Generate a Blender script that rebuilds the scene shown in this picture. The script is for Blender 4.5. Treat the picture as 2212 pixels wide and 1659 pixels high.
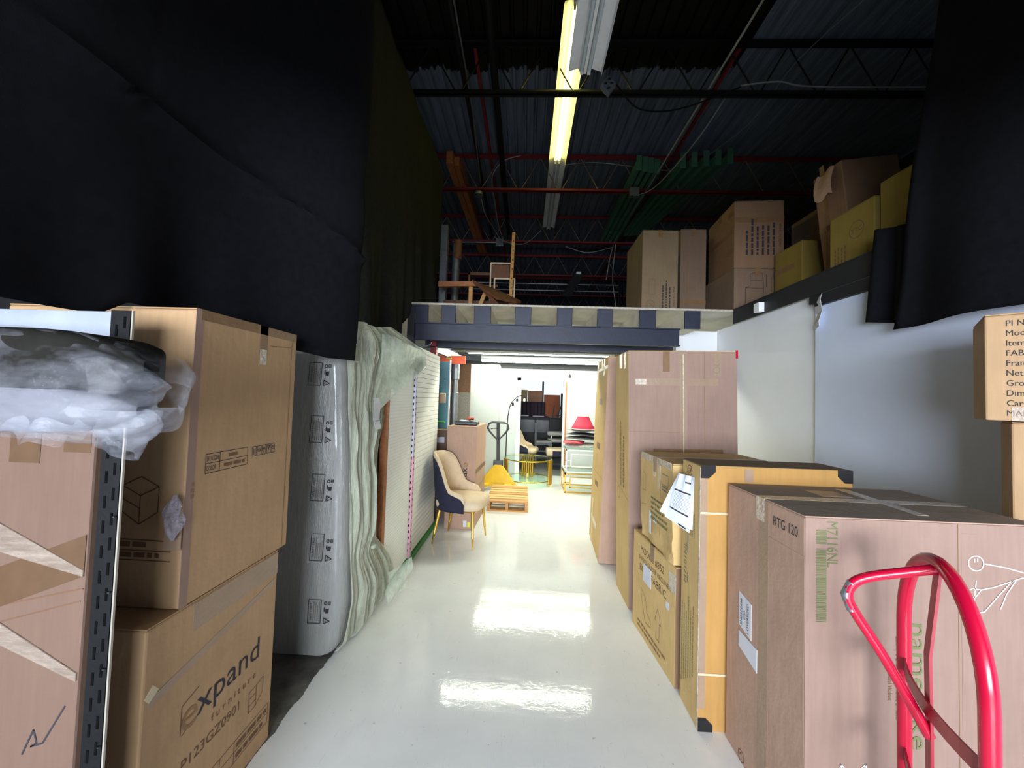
import bpy, bmesh, math, random
from mathutils import Vector, Matrix
random.seed(7)
R = math.radians
scene = bpy.context.scene
for o in list(bpy.data.objects): bpy.data.objects.remove(o)

# ------------------------------------------------------------------ camera
cam_data = bpy.data.cameras.new('camera'); cam = bpy.data.objects.new('camera', cam_data)
scene.collection.objects.link(cam); scene.camera = cam
cam_data.sensor_width = 36.0; cam_data.lens = 36.0 * 830 / 2212; cam_data.clip_start = .03
r_ = Vector((.99887937, .03489493, .03197427)); u_ = Vector((-.03069141, -.03669984, .99885492)); f_ = Vector((-.03602842, .99871691, .03558774))
cam.matrix_world = Matrix(((r_.x, u_.x, -f_.x, 0), (r_.y, u_.y, -f_.y, 0), (r_.z, u_.z, -f_.z, 1.5), (0, 0, 0, 1)))

# ------------------------------------------------------------------ world, daylight, exposure
world = bpy.data.worlds.new('world'); scene.world = world; world.use_nodes = True
bg = world.node_tree.nodes['Background']; bg.inputs[0].default_value = (.72, .88, 1.0, 1); bg.inputs[1].default_value = 1.6
day = bpy.data.lights.new('daylight', 'AREA'); day.shape = 'RECTANGLE'; day.size = 4.2; day.size_y = 1.75
day.energy = 820; day.color = (.84, .91, 1.0)
day_o = bpy.data.objects.new('daylight_through_shop_window', day); scene.collection.objects.link(day_o)
day_o.location = (-.9, -4.6, 1.5); day_o.rotation_euler = (R(90), 0, 0)
scene.view_settings.view_transform = 'Standard'; scene.view_settings.look = 'None'
scene.view_settings.gamma = 1; scene.view_settings.use_curve_mapping = False
scene.view_settings.exposure = 0.12

# ------------------------------------------------------------------ helpers: materials
def lin(h):
    h = h.lstrip('#'); c = [int(h[i:i+2], 16) / 255 for i in (0, 2, 4)]
    return tuple((x / 12.92 if x <= .04045 else ((x + .055) / 1.055) ** 2.4) for x in c) + (1,)
MATS = {}
def nodes(name):
    m = bpy.data.materials.new(name); m.use_nodes = True; nt = m.node_tree
    b = nt.nodes['Principled BSDF']; MATS[name] = m
    return m, nt, b
def N(nt, t, **k):
    n = nt.nodes.new(t)
    for a, v in k.items(): setattr(n, a, v)
    return n
def coords(nt, scale=(1, 1, 1)):
    tc = N(nt, 'ShaderNodeTexCoord'); mp = N(nt, 'ShaderNodeMapping'); mp.inputs['Scale'].default_value = scale
    nt.links.new(tc.outputs['Object'], mp.inputs['Vector']); return mp.outputs['Vector']
def noise(nt, vec, scale, detail=4, rough=.6):
    n = N(nt, 'ShaderNodeTexNoise'); n.inputs['Scale'].default_value = scale; n.inputs['Detail'].default_value = detail
    n.inputs['Roughness'].default_value = rough; nt.links.new(vec, n.inputs['Vector']); return n.outputs['Fac']
def ramp(nt, fac, stops):
    r = N(nt, 'ShaderNodeValToRGB'); e = r.color_ramp.elements
    while len(e) < len(stops): e.new(.5)
    for i, (p, c) in enumerate(stops): e[i].position = p; e[i].color = c if len(c) == 4 else c + (1,)
    nt.links.new(fac, r.inputs['Fac']); return r.outputs['Color']
def bump(nt, fac, b, strength=.2, dist=.01):
    n = N(nt, 'ShaderNodeBump'); n.inputs['Strength'].default_value = strength; n.inputs['Distance'].default_value = dist
    nt.links.new(fac, n.inputs['Height']); nt.links.new(n.outputs['Normal'], b.inputs['Normal'])
def shade(c, k): return tuple(x * k for x in c[:3]) + (1,)
def mat(name, hexc, rough=.6, metal=0, var=.12, scale=8, bmp=0.0, bscale=40, stretch=(1, 1, 1), emit=None, estr=0, spec=.5):
    m, nt, b = nodes(name); c = lin(hexc)
    v = coords(nt, stretch); f = noise(nt, v, scale)
    col = ramp(nt, f, [(.3, shade(c, 1 - var)), (.7, shade(c, 1 + var * .6))])
    nt.links.new(col, b.inputs['Base Color'])
    b.inputs['Roughness'].default_value = rough; b.inputs['Metallic'].default_value = metal
    b.inputs['Specular IOR Level'].default_value = spec
    if bmp: bump(nt, noise(nt, v, bscale, 5), b, bmp)
    if emit:
        b.inputs['Emission Color'].default_value = lin(emit); b.inputs['Emission Strength'].default_value = estr
    return m
def card(name, hexc, rough=.75):
    m, nt, b = nodes(name); c = lin(hexc)
    v = coords(nt); f1 = noise(nt, v, 3, 5); f2 = noise(nt, coords(nt, (1, 1, .08)), 60, 3)
    c1 = ramp(nt, f1, [(.25, shade(c, .86)), (.55, c), (.8, shade(c, 1.08))])
    c2 = ramp(nt, f2, [(.3, (.9, .9, .9)), (.7, (1.05, 1.05, 1.05))])
    mx = N(nt, 'ShaderNodeMix', data_type='RGBA', blend_type='MULTIPLY'); mx.inputs['Factor'].default_value = .7
    nt.links.new(c1, mx.inputs['A']); nt.links.new(c2, mx.inputs['B']); nt.links.new(mx.outputs['Result'], b.inputs['Base Color'])
    b.inputs['Roughness'].default_value = rough; b.inputs['Specular IOR Level'].default_value = .25
    ad = N(nt, 'ShaderNodeMath', operation='ADD'); nt.links.new(f1, ad.inputs[0])
    n3 = noise(nt, v, 14, 3); nt.links.new(n3, ad.inputs[1]); bump(nt, ad.outputs[0], b, .25, .012)
    return m
def film(name, hexc, alpha, rough=.12, wr=18, bstr=.6, stretch=(1, 1, 1), vary=.35):
    """clear plastic sheet: part see-through, part milky, glossy wrinkles"""
    m, nt, b = nodes(name); c = lin(hexc)
    b.inputs['Base Color'].default_value = c; b.inputs['Roughness'].default_value = rough
    b.inputs['Coat Weight'].default_value = .4; b.inputs['Coat Roughness'].default_value = .05
    v = coords(nt, stretch); f = noise(nt, v, wr, 6, .65); bump(nt, f, b, bstr, .03)
    tr = N(nt, 'ShaderNodeBsdfTransparent'); mx = N(nt, 'ShaderNodeMixShader')
    rp = ramp(nt, noise(nt, v, wr * .6, 5, .7), [(.35, (max(0, alpha - vary),) * 3), (.7, (min(1, alpha + vary),) * 3)])
    nt.links.new(rp, mx.inputs[0]); nt.links.new(tr.outputs[0], mx.inputs[1]); nt.links.new(b.outputs[0], mx.inputs[2])
    nt.links.new(mx.outputs[0], nt.nodes['Material Output'].inputs[0])
    return m
def glass(name, tint='#e8fff6', refl=.25):
    m, nt, b = nodes(name)
    b.inputs['Base Color'].default_value = lin(tint); b.inputs['Roughness'].default_value = .03
    tr = N(nt, 'ShaderNodeBsdfTransparent'); tr.inputs[0].default_value = lin(tint)
    gl = N(nt, 'ShaderNodeBsdfGlossy'); gl.inputs['Roughness'].default_value = .03
    lw = N(nt, 'ShaderNodeLayerWeight'); pw = N(nt, 'ShaderNodeMath', operation='POWER'); nt.links.new(lw.outputs['Facing'], pw.inputs[0]); pw.inputs[1].default_value = 4
    sc = N(nt, 'ShaderNodeMath', operation='MULTIPLY_ADD'); nt.links.new(pw.outputs[0], sc.inputs[0]); sc.inputs[1].default_value = refl * 2; sc.inputs[2].default_value = .03
    mx = N(nt, 'ShaderNodeMixShader'); nt.links.new(sc.outputs[0], mx.inputs[0])
    nt.links.new(tr.outputs[0], mx.inputs[1]); nt.links.new(gl.outputs[0], mx.inputs[2])
    nt.links.new(mx.outputs[0], nt.nodes['Material Output'].inputs[0])
    return m

mat('ink', '#2a2630', .8, var=.1); mat('ink_brown', '#6b4a33', .8, var=.1); mat('ink_faint', '#8a6a48', .85, var=.1)
mat('ink_green', '#6c7448', .8, var=.1); mat('ink_white', '#e6dfe0', .7, var=.05); mat('ink_grey', '#77726c', .8, var=.1)
mat('paper', '#cdd0d9', .6, var=.05); mat('tape_brown', '#7d5f42', .32, var=.12, scale=20, bmp=.2); mat('tape_clear', '#9b826c', .35, var=.08, scale=9, bmp=.25, bscale=40)
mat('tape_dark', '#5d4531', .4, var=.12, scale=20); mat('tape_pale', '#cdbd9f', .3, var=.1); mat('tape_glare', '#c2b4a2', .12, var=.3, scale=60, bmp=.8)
card('card_tan', '#b1906c'); card('card_pink', '#b39380'); card('card_ochre', '#d0b078'); card('card_brown', '#80634c')  # ochre and pink lightened in place of light missing on aisle sides
card('card_orange', '#b0864c'); card('card_dim', '#7d6a52'); card('card_rose', '#987d70'); card('card_yellow', '#857236'); card('card_mauve', '#75604f'); card('card_dusty', '#93857a'); card('card_dull', '#6d564a'); mat('board_grey', '#9aa1ae', .6)
mat('steel_black', '#0f1012', .55, var=.2, scale=20, bmp=.1, spec=.25); mat('steel_edge', '#9a9488', .5)
mat('navy_paint', '#23273c', .5, var=.2, scale=10, bmp=.1); mat('dark_paint', '#1a1b20', .6, var=.25)
mat('white_wall', '#e6e9ee', .55, var=.03, scale=3, bmp=.03); mat('wall_daylight_blue', '#d3def4', .55, var=.03, scale=3)  # second white carries the blue cast of daylight in its colour
mat('wall_far_white', '#c3c9c8', .6, var=.03, scale=3); mat('white_paint', '#eef0ee', .5, var=.04); mat('cloth_black', '#121216', .95, var=.25, scale=30, bmp=.2, bscale=350, spec=.08)
mat('cloth_black_lit', '#2a2b26', .95, var=.25, scale=30, bmp=.2, bscale=350, spec=.08)  # black cloth lifted and greened in place of the weak lamp light
mat('white_enamel', '#eef0f4', .35, var=.06); mat('joist_red', '#862629', .55, var=.25, scale=12); mat('joist_black', '#0d0d10', .6, var=.2)
mat('rod_dull', '#8a7468', .6, var=.2); mat('galv', '#8d9299', .4, .7, var=.2, scale=12); mat('cable_grey', '#9a9a9c', .5); mat('cable_black', '#121214', .5)
mat('wood_orange', '#a5663a', .6, var=.25, scale=6, stretch=(6, .6, 6), bmp=.1); mat('wood_pine', '#d9b071', .65, var=.3, scale=5, stretch=(.7, 8, 8), bmp=.15); mat('wood_pine_b', '#c08e52', .65, var=.3, scale=5, stretch=(.7, 8, 8), bmp=.15)
mat('wood_dark', '#6e452c', .6, var=.3, scale=5, stretch=(5, .6, 5)); mat('green_steel', '#4a7d66', .5, .2, var=.25)
mat('gold', '#d8ab42', .22, .9, var=.1); mat('gold_dark', '#b98d2a', .3, .85, var=.15)
mat('cream_velvet', '#d8c2a4', .8, var=.08, scale=14, bmp=.1, bscale=250); mat('navy_velvet', '#1c1d34', .8, var=.2, scale=14, bmp=.1, bscale=250)
mat('peg_white', '#eceeea', .5, var=.04); mat('peg_hole', '#8a8d90', .8); mat('peg_dark', '#22333a', .6); mat('peg_teal', '#5f94a3', .55, var=.06); mat('hole_dark', '#050506', .9, spec=.1)
mat('post_lilac', '#cfcbe0', .45, var=.06); mat('post_pink', '#e0a9bd', .45, var=.08); mat('green_base', '#2f8b3a', .5, var=.1)
mat('jack_yellow', '#e3b51c', .35, var=.1, scale=10); mat('jack_black', '#3a3c42', .45, var=.1); mat('red_paint', '#bd0d34', .22, var=.06, scale=6); mat('red_flat', '#a8182f', .3, var=.12)
mat('shade_red', '#cf3350', .7, var=.12, bmp=.2, bscale=60); mat('shade_trim', '#e9c3c0', .8)
mat('fabric_grey', '#62676b', .85, var=.25, bmp=.3); mat('fabric_dark', '#2b2c30', .85, var=.3, bmp=.3); mat('fabric_red', '#d24a52', .8, var=.15); mat('fabric_print', '#d8d6d2', .8, var=.4, scale=40)
mat('frame_white', '#eef0ee', .35, var=.03); mat('orange_steel', '#d9501e', .45, var=.1); mat('stone_grey', '#8d8880', .8, var=.35, scale=60, bmp=.2)
mat('osb_brown', '#7a5b43', .8, var=.35, scale=50, bmp=.2); mat('stool_grey', '#55585f', .6, var=.15); mat('stool_seat', '#8f8d8b', .8, var=.1); mat('tuft_grey', '#b9b6b0', .85, var=.12)
mat('black_matte', '#0c0c10', .55, var=.2); mat('purple_velvet', '#3a2836', .8, var=.2); mat('orange_board', '#c06a3f', .7, var=.12); mat('brown_board', '#b98563', .7, var=.12)
mat('plastic_black', '#1b1a1c', .35); mat('plastic_orange', '#d9542b', .4); mat('foam_white', '#62626b', .8, var=.05); mat('foam_dark', '#201f1c', .9, spec=.1, var=.3, scale=14, bmp=.2)
mat('tube_off', '#c9d3da', .25, var=.03); mat('tag_white', '#c3c8d2', .5, var=.04); mat('label_yellow', '#d8d23c', .5)
mat('mezz_under', '#c9c4b4', .7, var=.15, scale=5, bmp=.1); mat('chip_edge', '#b9b1a2', .8, var=.3, scale=40)
mat('tube_lit', '#ffffff', .3, emit='#fbffe8', estr=80); mat('tube_lit_old', '#ffffff', .3, emit='#fbffe8', estr=26); mat('tube_yellow', '#fff9c0', .3, emit='#fff27a', estr=11)
mat('bulb', '#f3f1ea', .2); mat('bag_black', '#16161a', .3, var=.2, bmp=.6, bscale=30); mat('jbox', '#8f969e', .4, .6, var=.15)
mat('ceil_panel', '#5f6064', .6, .3, var=.15, scale=6)
film('clear_film', '#b3b6c2', .03, .07, 6, .5, (1, 1.5, 2.5), vary=.25); film('bag_milky', '#c6cbb4', .8, .2, 16, .7, (3, 3, .5), vary=.2); film('bag_green', '#d3e3d0', .62, .22, 10, .6, vary=.25)
film('wrap_film', '#b8a697', .5, .15, 14, .6, (1, 1, 6), vary=.3); film('tape_blob', '#b9b0bb', .6, .06, 40, 1.0); film('bag_front', '#999a96', .95, .2, 22, .35, (3, 3, .6), vary=.07)
glass('clear_glass', '#f3fffa'); glass('window_glass', '#f4fbff')
def floor_mat():
    m, nt, b = nodes('floor_epoxy'); v = coords(nt)
    sep = N(nt, 'ShaderNodeSeparateXYZ'); nt.links.new(v, sep.inputs[0])
    f = noise(nt, v, 1.3, 5); col = ramp(nt, f, [(.25, lin('#dee1e1')), (.6, lin('#edefee'))])
    fs = noise(nt, coords(nt, (9, 1.1, 1)), 7, 7, .75); sc = ramp(nt, fs, [(.60, (1, 1, 1)), (.68, (.80, .81, .82))])
    fd = noise(nt, v, 30, 3); sp = ramp(nt, fd, [(.70, (1, 1, 1)), (.73, (.5, .51, .52))])
    m1 = N(nt, 'ShaderNodeMix', data_type='RGBA', blend_type='MULTIPLY'); m1.inputs['Factor'].default_value = .8
    nt.links.new(col, m1.inputs['A']); nt.links.new(sc, m1.inputs['B'])
    m2 = N(nt, 'ShaderNodeMix', data_type='RGBA', blend_type='MULTIPLY'); m2.inputs['Factor'].default_value = .8
    nt.links.new(m1.outputs['Result'], m2.inputs['A']); nt.links.new(sp, m2.inputs['B'])
    # bare concrete left of the painted edge
    ne = noise(nt, v, 6, 4); ad = N(nt, 'ShaderNodeMath', operation='MULTIPLY_ADD'); nt.links.new(ne, ad.inputs[0]); ad.inputs[1].default_value = .06
    nt.links.new(sep.outputs['X'], ad.inputs[2]); st = N(nt, 'ShaderNodeMath', operation='LESS_THAN'); nt.links.new(ad.outputs[0], st.inputs[0]); st.inputs[1].default_value = -1.03
    con = ramp(nt, noise(nt, v, 9, 6), [(.3, lin('#4d4c49')), (.7, lin('#77756f'))])
    m3 = N(nt, 'ShaderNodeMix', data_type='RGBA'); nt.links.new(st.outputs[0], m3.inputs['Factor'])
    nt.links.new(m2.outputs['Result'], m3.inputs['A']); nt.links.new(con, m3.inputs['B']); nt.links.new(m3.outputs['Result'], b.inputs['Base Color'])
    rg = ramp(nt, noise(nt, v, 14, 5), [(.3, (.05,) * 3), (.7, (.12,) * 3)])
    mr = N(nt, 'ShaderNodeMix', data_type='RGBA'); nt.links.new(st.outputs[0], mr.inputs['Factor']); nt.links.new(rg, mr.inputs['A']); mr.inputs['B'].default_value = (.8, .8, .8, 1)
    nt.links.new(mr.outputs['Result'], b.inputs['Roughness']); b.inputs['Specular IOR Level'].default_value = .5
    bump(nt, noise(nt, v, 24, 4, .55), b, .2, .003)
def deck_mat():
    m, nt, b = nodes('roof_deck'); v = coords(nt); sep = N(nt, 'ShaderNodeSeparateXYZ'); nt.links.new(v, sep.inputs[0])
    f = noise(nt, coords(nt, (8, .4, 1)), 3, 5); col = ramp(nt, f, [(.3, lin('#515d6f')), (.7, lin('#808c9f'))])
    nx = noise(nt, coords(nt, (1, .25, 1)), 7, 5, .7)
    ed = N(nt, 'ShaderNodeMath', operation='MULTIPLY_ADD'); nt.links.new(nx, ed.inputs[0]); ed.inputs[1].default_value = .5; nt.links.new(sep.outputs['Y'], ed.inputs[2])
    xx = N(nt, 'ShaderNodeMath', operation='GREATER_THAN'); nt.links.new(sep.outputs['X'], xx.inputs[0]); xx.inputs[1].default_value = 2.45
    e2 = N(nt, 'ShaderNodeMath', operation='MULTIPLY_ADD'); nt.links.new(xx.outputs[0], e2.inputs[0]); e2.inputs[1].default_value = 3; nt.links.new(ed.outputs[0], e2.inputs[2])
    st = N(nt, 'ShaderNodeMath', operation='LESS_THAN'); nt.links.new(e2.outputs[0], st.inputs[0]); st.inputs[1].default_value = 4.98
    mx = N(nt, 'ShaderNodeMix', data_type='RGBA'); nt.links.new(st.outputs[0], mx.inputs['Factor']); nt.links.new(col, mx.inputs['A']); mx.inputs['B'].default_value = lin('#0b0b0e')
    nt.links.new(mx.outputs['Result'], b.inputs['Base Color']); b.inputs['Roughness'].default_value = .5; b.inputs['Metallic'].default_value = .1
floor_mat(); deck_mat()

# ------------------------------------------------------------------ helpers: geometry
COL = scene.collection
class MB:
    def __init__(s): s.v = []; s.f = []
    def add(s, vs, fs):
        k = len(s.v); s.v += [Vector(p) for p in vs]; s.f += [tuple(i + k for i in f) for f in fs]; return s
    def box(s, x0, x1, y0, y1, z0, z1):
        return s.add([(x, y, z) for x in (x0, x1) for y in (y0, y1) for z in (z0, z1)],
                     [(0, 1, 3, 2), (4, 6, 7, 5), (0, 4, 5, 1), (2, 3, 7, 6), (0, 2, 6, 4), (1, 5, 7, 3)])
    def bar(s, a, b, w, h, up=(0, 0, 1)):
        a, b = Vector(a), Vector(b); d = (b - a).normalized(); up = Vector(up)
        if abs(d.dot(up)) > .98: up = Vector((0, 1, 0))
        x = d.cross(up).normalized(); y = x.cross(d)
        vs = [p + x * sx * w / 2 + y * sy * h / 2 for p in (a, b) for sx in (-1, 1) for sy in (-1, 1)]
        return s.add(vs, [(0, 1, 3, 2), (4, 6, 7, 5), (0, 4, 5, 1), (2, 3, 7, 6), (0, 2, 6, 4), (1, 5, 7, 3)])
    def tube(s, pts, r, n=8, closed=False):
        pts = [Vector(p) for p in pts]; rs = r if isinstance(r, (list, tuple)) else [r] * len(pts)
        L = len(pts); up = None; rings = []
        for i, p in enumerate(pts):
            if closed: t = pts[(i + 1) % L] - pts[i - 1]
            else: t = pts[min(i + 1, L - 1)] - pts[max(i - 1, 0)]
            t.normalize()
            if up is None: up = Vector((0, 0, 1)) if abs(t.z) < .9 else Vector((1, 0, 0))
            x = t.cross(up).normalized(); up = x.cross(t).normalized()
            rings.append([p + (x * math.cos(2 * math.pi * k / n) + up * math.sin(2 * math.pi * k / n)) * rs[i] for k in range(n)])
        k0 = len(s.v); s.v += [q for rg in rings for q in rg]
        for i in range(L if closed else L - 1):
            a, b = i * n, ((i + 1) % L) * n
            for k in range(n):
                s.f.append((k0 + a + k, k0 + a + (k + 1) % n, k0 + b + (k + 1) % n, k0 + b + k))
        if not closed:
            s.f.append(tuple(k0 + k for k in range(n))[::-1]); s.f.append(tuple(k0 + (L - 1) * n + k for k in range(n)))
        return s
    def prism(s, poly, vec):
        poly = [Vector(p) for p in poly]; vec = Vector(vec); n = len(poly)
        return s.add(poly + [p + vec for p in poly], [tuple(range(n))[::-1], tuple(range(n, 2 * n))] + [(i, (i + 1) % n, n + (i + 1) % n, n + i) for i in range(n)])
    def grid(s, fn, nu, nv, closeu=False):
        k0 = len(s.v)
        for j in range(nv + 1):
            for i in range(nu + (0 if closeu else 1)): s.v.append(Vector(fn(i / nu, j / nv)))
        w = nu if closeu else nu + 1
        for j in range(nv):
            for i in range(nu): s.f.append((k0 + j * w + i, k0 + j * w + (i + 1) % w, k0 + (j + 1) * w + (i + 1) % w, k0 + (j + 1) * w + i))
        return s
    def lathe(s, prof, n=20, c=(0, 0, 0), sx=1, sy=1, caps=True):
        k0 = len(s.v)
        for (r, z) in prof:
            for k in range(n):
                a = 2 * math.pi * k / n; s.v.append(Vector((c[0] + r * sx * math.cos(a), c[1] + r * sy * math.sin(a), c[2] + z)))
        for j in range(len(prof) - 1):
            for k in range(n): s.f.append((k0 + j * n + k, k0 + j * n + (k + 1) % n, k0 + (j + 1) * n + (k + 1) % n, k0 + (j + 1) * n + k))
        if caps:
            s.f.append(tuple(k0 + k for k in range(n))[::-1]); s.f.append(tuple(k0 + (len(prof) - 1) * n + k for k in range(n)))
        return s
    def build(s, name, m, parent=None, smooth=False, bevel=0, solid=0, seg=2, sub=0, kind=None):
        off = Vector(parent['_org']) if parent is not None and '_org' in parent else Vector()
        me = bpy.data.meshes.new(name); me.from_pydata([tuple(v - off) for v in s.v], [], s.f); me.update()
        bm = bmesh.new(); bm.from_mesh(me); bmesh.ops.recalc_face_normals(bm, faces=bm.faces); bm.to_mesh(me); bm.free()
        me.materials.append(MATS[m] if isinstance(m, str) else m)
        if smooth: me.shade_smooth(); me.set_sharp_from_angle(angle=R(50))
        o = bpy.data.objects.new(name, me); COL.objects.link(o)
        if parent is not None:
            o.parent = parent
            if '_org' in parent: o['_org'] = tuple(off)
        if solid: q = o.modifiers.new('thickness', 'SOLIDIFY'); q.thickness = solid; q.offset = 0
        if bevel: q = o.modifiers.new('bevel', 'BEVEL'); q.width = bevel; q.segments = seg; q.limit_method = 'ANGLE'
        if sub: q = o.modifiers.new('subdivision', 'SUBSURF'); q.levels = sub; q.render_levels = sub
        if kind: o['kind'] = kind
        return o
def tag(o, label, cat, group=None):
    o['label'] = label; o['category'] = cat
    if group: o['group'] = group
    return o
def thing(name, label, cat, loc=(0, 0, 0), rz=0, group=None, rot=None, world=True):
    """Empty at a thing's base. world=True: parts are given in world coordinates (no rotation)."""
    e = bpy.data.objects.new(name, None); COL.objects.link(e); e.location = loc; e.empty_display_size = .1
    e.rotation_euler = rot if rot else (0, 0, rz)
    if world: e['_org'] = tuple(loc)
    return tag(e, label, cat, group)
def struct(name, mb, m, parent=None, **k):
    o = mb.build(name, m, parent, **k)
    if parent is None: o['kind'] = 'structure'
    return o
def clone(root, loc, rz, label, group=None):
    r = root.copy(); COL.objects.link(r); r.location = loc; r.rotation_euler = (0, 0, rz); r['label'] = label
    if group: r['group'] = group
    for ch in root.children:
        c = ch.copy(); COL.objects.link(c); c.parent = r
        for g in ch.children:
            d = g.copy(); COL.objects.link(d); d.parent = c
    return r
_glyph = {}
def glyphs(s, shear=0):
    key = (s, shear)
    if key not in _glyph:
        cu = bpy.data.curves.new('t', 'FONT'); cu.body = s; cu.size = 1; cu.shear = shear; cu.resolution_u = 3
        o = bpy.data.objects.new('t', cu); COL.objects.link(o)
        bpy.context.view_layer.update()
        me = bpy.data.meshes.new_from_object(o.evaluated_get(bpy.context.evaluated_depsgraph_get()))
        vs = [(v.co.x, v.co.y) for v in me.vertices]; fs = [tuple(p.vertices) for p in me.polygons]
        bpy.data.objects.remove(o); bpy.data.curves.remove(cu); bpy.data.meshes.remove(me)
        _glyph[key] = (vs, fs)
    return _glyph[key]

# a flat face on a thing: origin, u (right), v (up), n (outward); all print goes through this
class Face:
    def __init__(s, root, o, u, v, n): s.root = root; s.o = Vector(o); s.u = Vector(u); s.v = Vector(v); s.n = Vector(n)
    def p(s, a, b, h=0): return s.o + s.u * a + s.v * b + s.n * h
    def text(s, body, uc, vc, h, w=None, rot=0, m='ink', name='lettering', shear=0, lift=.0012):
        vs, fs = glyphs(body, shear); xs = [a for a, _ in vs]; ys = [b for _, b in vs]
        x0, x1, y0, y1 = min(xs), max(xs), min(ys), max(ys)
        k = h / .70; kx = k if not w else w / (x1 - x0)
        c, sn = math.cos(R(rot)), math.sin(R(rot)); mb = MB(); q = []
        for a, b in vs:
            a = (a - (x0 + x1) / 2) * kx; b = (b - .35) * k
            q.append(s.p(uc + a * c - b * sn, vc + a * sn + b * c, lift))
        mb.add(q, fs); return mb.build(name, m, s.root)
    def rect(s, u0, u1, v0, v1, m, name='sticker', th=.0012, base=0):
        mb = MB(); q = [s.p(a, b, base) for a, b in ((u0, v0), (u1, v0), (u1, v1), (u0, v1))]
        mb.prism(q, s.n * th); return mb.build(name, m, s.root)
    def poly(s, pts, m, name='sticker', th=.0012, base=0):
        mb = MB(); mb.prism([s.p(a, b, base) for a, b in pts], s.n * th); return mb.build(name, m, s.root)
    def lines(s, polys, w, m='ink', name='printed_drawing', lift=.0011):
        mb = MB()
        for pl in polys:
            for (a, b), (c, d) in zip(pl, pl[1:]):
                L = math.hypot(c - a, d - b)
                if L < 1e-6: continue
                x, y = -(d - b) / L * w / 2, (c - a) / L * w / 2
                mb.add([s.p(a + x, b + y, lift), s.p(a - x, b - y, lift), s.p(c - x, d - y, lift), s.p(c + x, d + y, lift)], [(0, 1, 2, 3)])
        return mb.build(name, m, s.root)
    def words(s, u0, v0, u1, rows, h, gap, m='ink', vertical=False, name='small_print', seed=1):
        """rows of tiny illegible print as short dashes"""
        rn = random.Random(seed); mb = MB()
        for r in range(rows):
            a = u0; end = u1 - rn.random() * (u1 - u0) * .35
            while a < end:
                L = h * rn.uniform(1.0, 3.5); b = v0 - r * gap
                q = [(a, b), (min(a + L, u1), b), (min(a + L, u1), b + h), (a, b + h)]
                if vertical: q = [(-y, x) for x, y in q]
                mb.add([s.p(x, y, .0018) for x, y in q], [(0, 1, 2, 3)]); a += L + h * .6
        return mb.build(name, m, s.root)
    def bars(s, u0, u1, v0, v1, m='ink', along='v', seed=3, name='barcode'):
        rn = random.Random(seed); mb = MB(); a, e = (v0, v1) if along == 'v' else (u0, u1)
        while a < e:
            w = rn.choice((.002, .003, .005)); b = min(a + w, e)
            q = [(u0, a), (u1, a), (u1, b), (u0, b)] if along == 'v' else [(a, v0), (b, v0), (b, v1), (a, v1)]
            mb.add([s.p(x, y, .0012) for x, y in q], [(0, 1, 2, 3)]); a = b + rn.choice((.002, .003))
        return mb.build(name, m, s.root)
def circ(uc, vc, r, n=24, rx=None):
    rx = rx or r; return [(uc + rx * math.cos(2 * math.pi * k / n), vc + r * math.sin(2 * math.pi * k / n)) for k in range(n + 1)]
def rectl(u0, u1, v0, v1): return [(u0, v0), (u1, v0), (u1, v1), (u0, v1), (u0, v0)]

def carton(label, x0, x1, y0, y1, z0, z1, m, rz=0, tilt=(0, 0), group=None, flaps='x', seam=True, name='cardboard_box', tape='tape_brown', crush=0):
    """closed corrugated carton: walls, two top flaps with a gap, joint seam, tape over the flap gap"""
    w, d, h = x1 - x0, y1 - y0, z1 - z0
    root = thing(name, label, 'box', ((x0 + x1) / 2, (y0 + y1) / 2, z0), group=group, rot=(R(tilt[0]), R(tilt[1]), R(rz)), world=False)
    mb = MB()
    if crush:
        rn = random.Random(5)
        def wall(u, v):
            per = [(-w/2, -d/2), (w/2, -d/2), (w/2, d/2), (-w/2, d/2)]; k = u * 4; i = int(k) % 4; t = k - int(k)
            a, b = per[i], per[(i + 1) % 4]; x, y = a[0] + (b[0] - a[0]) * t, a[1] + (b[1] - a[1]) * t
            c = crush * max(0, 1 - v * 2.2); q = math.sin(u * 37 + v * 9) * math.cos(u * 13 - v * 17)
            return (x * (1 - c * .35 * (.6 + .4 * q)), y * (1 - c * .3 * (.6 - .4 * q)), v * (h - .006))
        mb.grid(wall, 48, 14, True); mb.box(-w/2 + .03, w/2 - .03, -d/2 + .03, d/2 - .03, h - .02, h - .006)
        mb.box(-w/2 + .03, w/2 - .03, -d/2 + .03, d/2 - .03, 0, .01)
    else: mb.box(-w/2, w/2, -d/2, d/2, 0, h - .005)
    mb.build('body', m, root, bevel=0 if crush else .006)
    g = .0025
    if flaps == 'x':
        for s_ in (-1, 1):
            a, b = (-w/2 + .001, -g) if s_ < 0 else (g, w/2 - .001)
            MB().box(a, b, -d/2 + .001, d/2 - .001, h - .005, h).build('flap', m, root, bevel=.0018)
        MB().box(-.028, .028, -d/2 - .001, d/2 + .001, h, h + .0012).box(-.028, .028, -d/2 - .0014, -d/2, h - .09, h + .001).build('tape', tape, root)
    elif flaps == 'y':
        for s_ in (-1, 1):
            a, b = (-d/2 + .001, -g) if s_ < 0 else (g, d/2 - .001)
            MB().box(-w/2 + .001, w/2 - .001, a, b, h - .005, h).build('flap', m, root, bevel=.0018)
        MB().box(-w/2 - .001, w/2 + .001, -.028, .028, h, h + .0012).box(-w/2 - .0014, -w/2, -.028, .028, h - .09, h + .001).build('tape', tape, root)
    root['_dim'] = (w, d, h)
    return root
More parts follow.
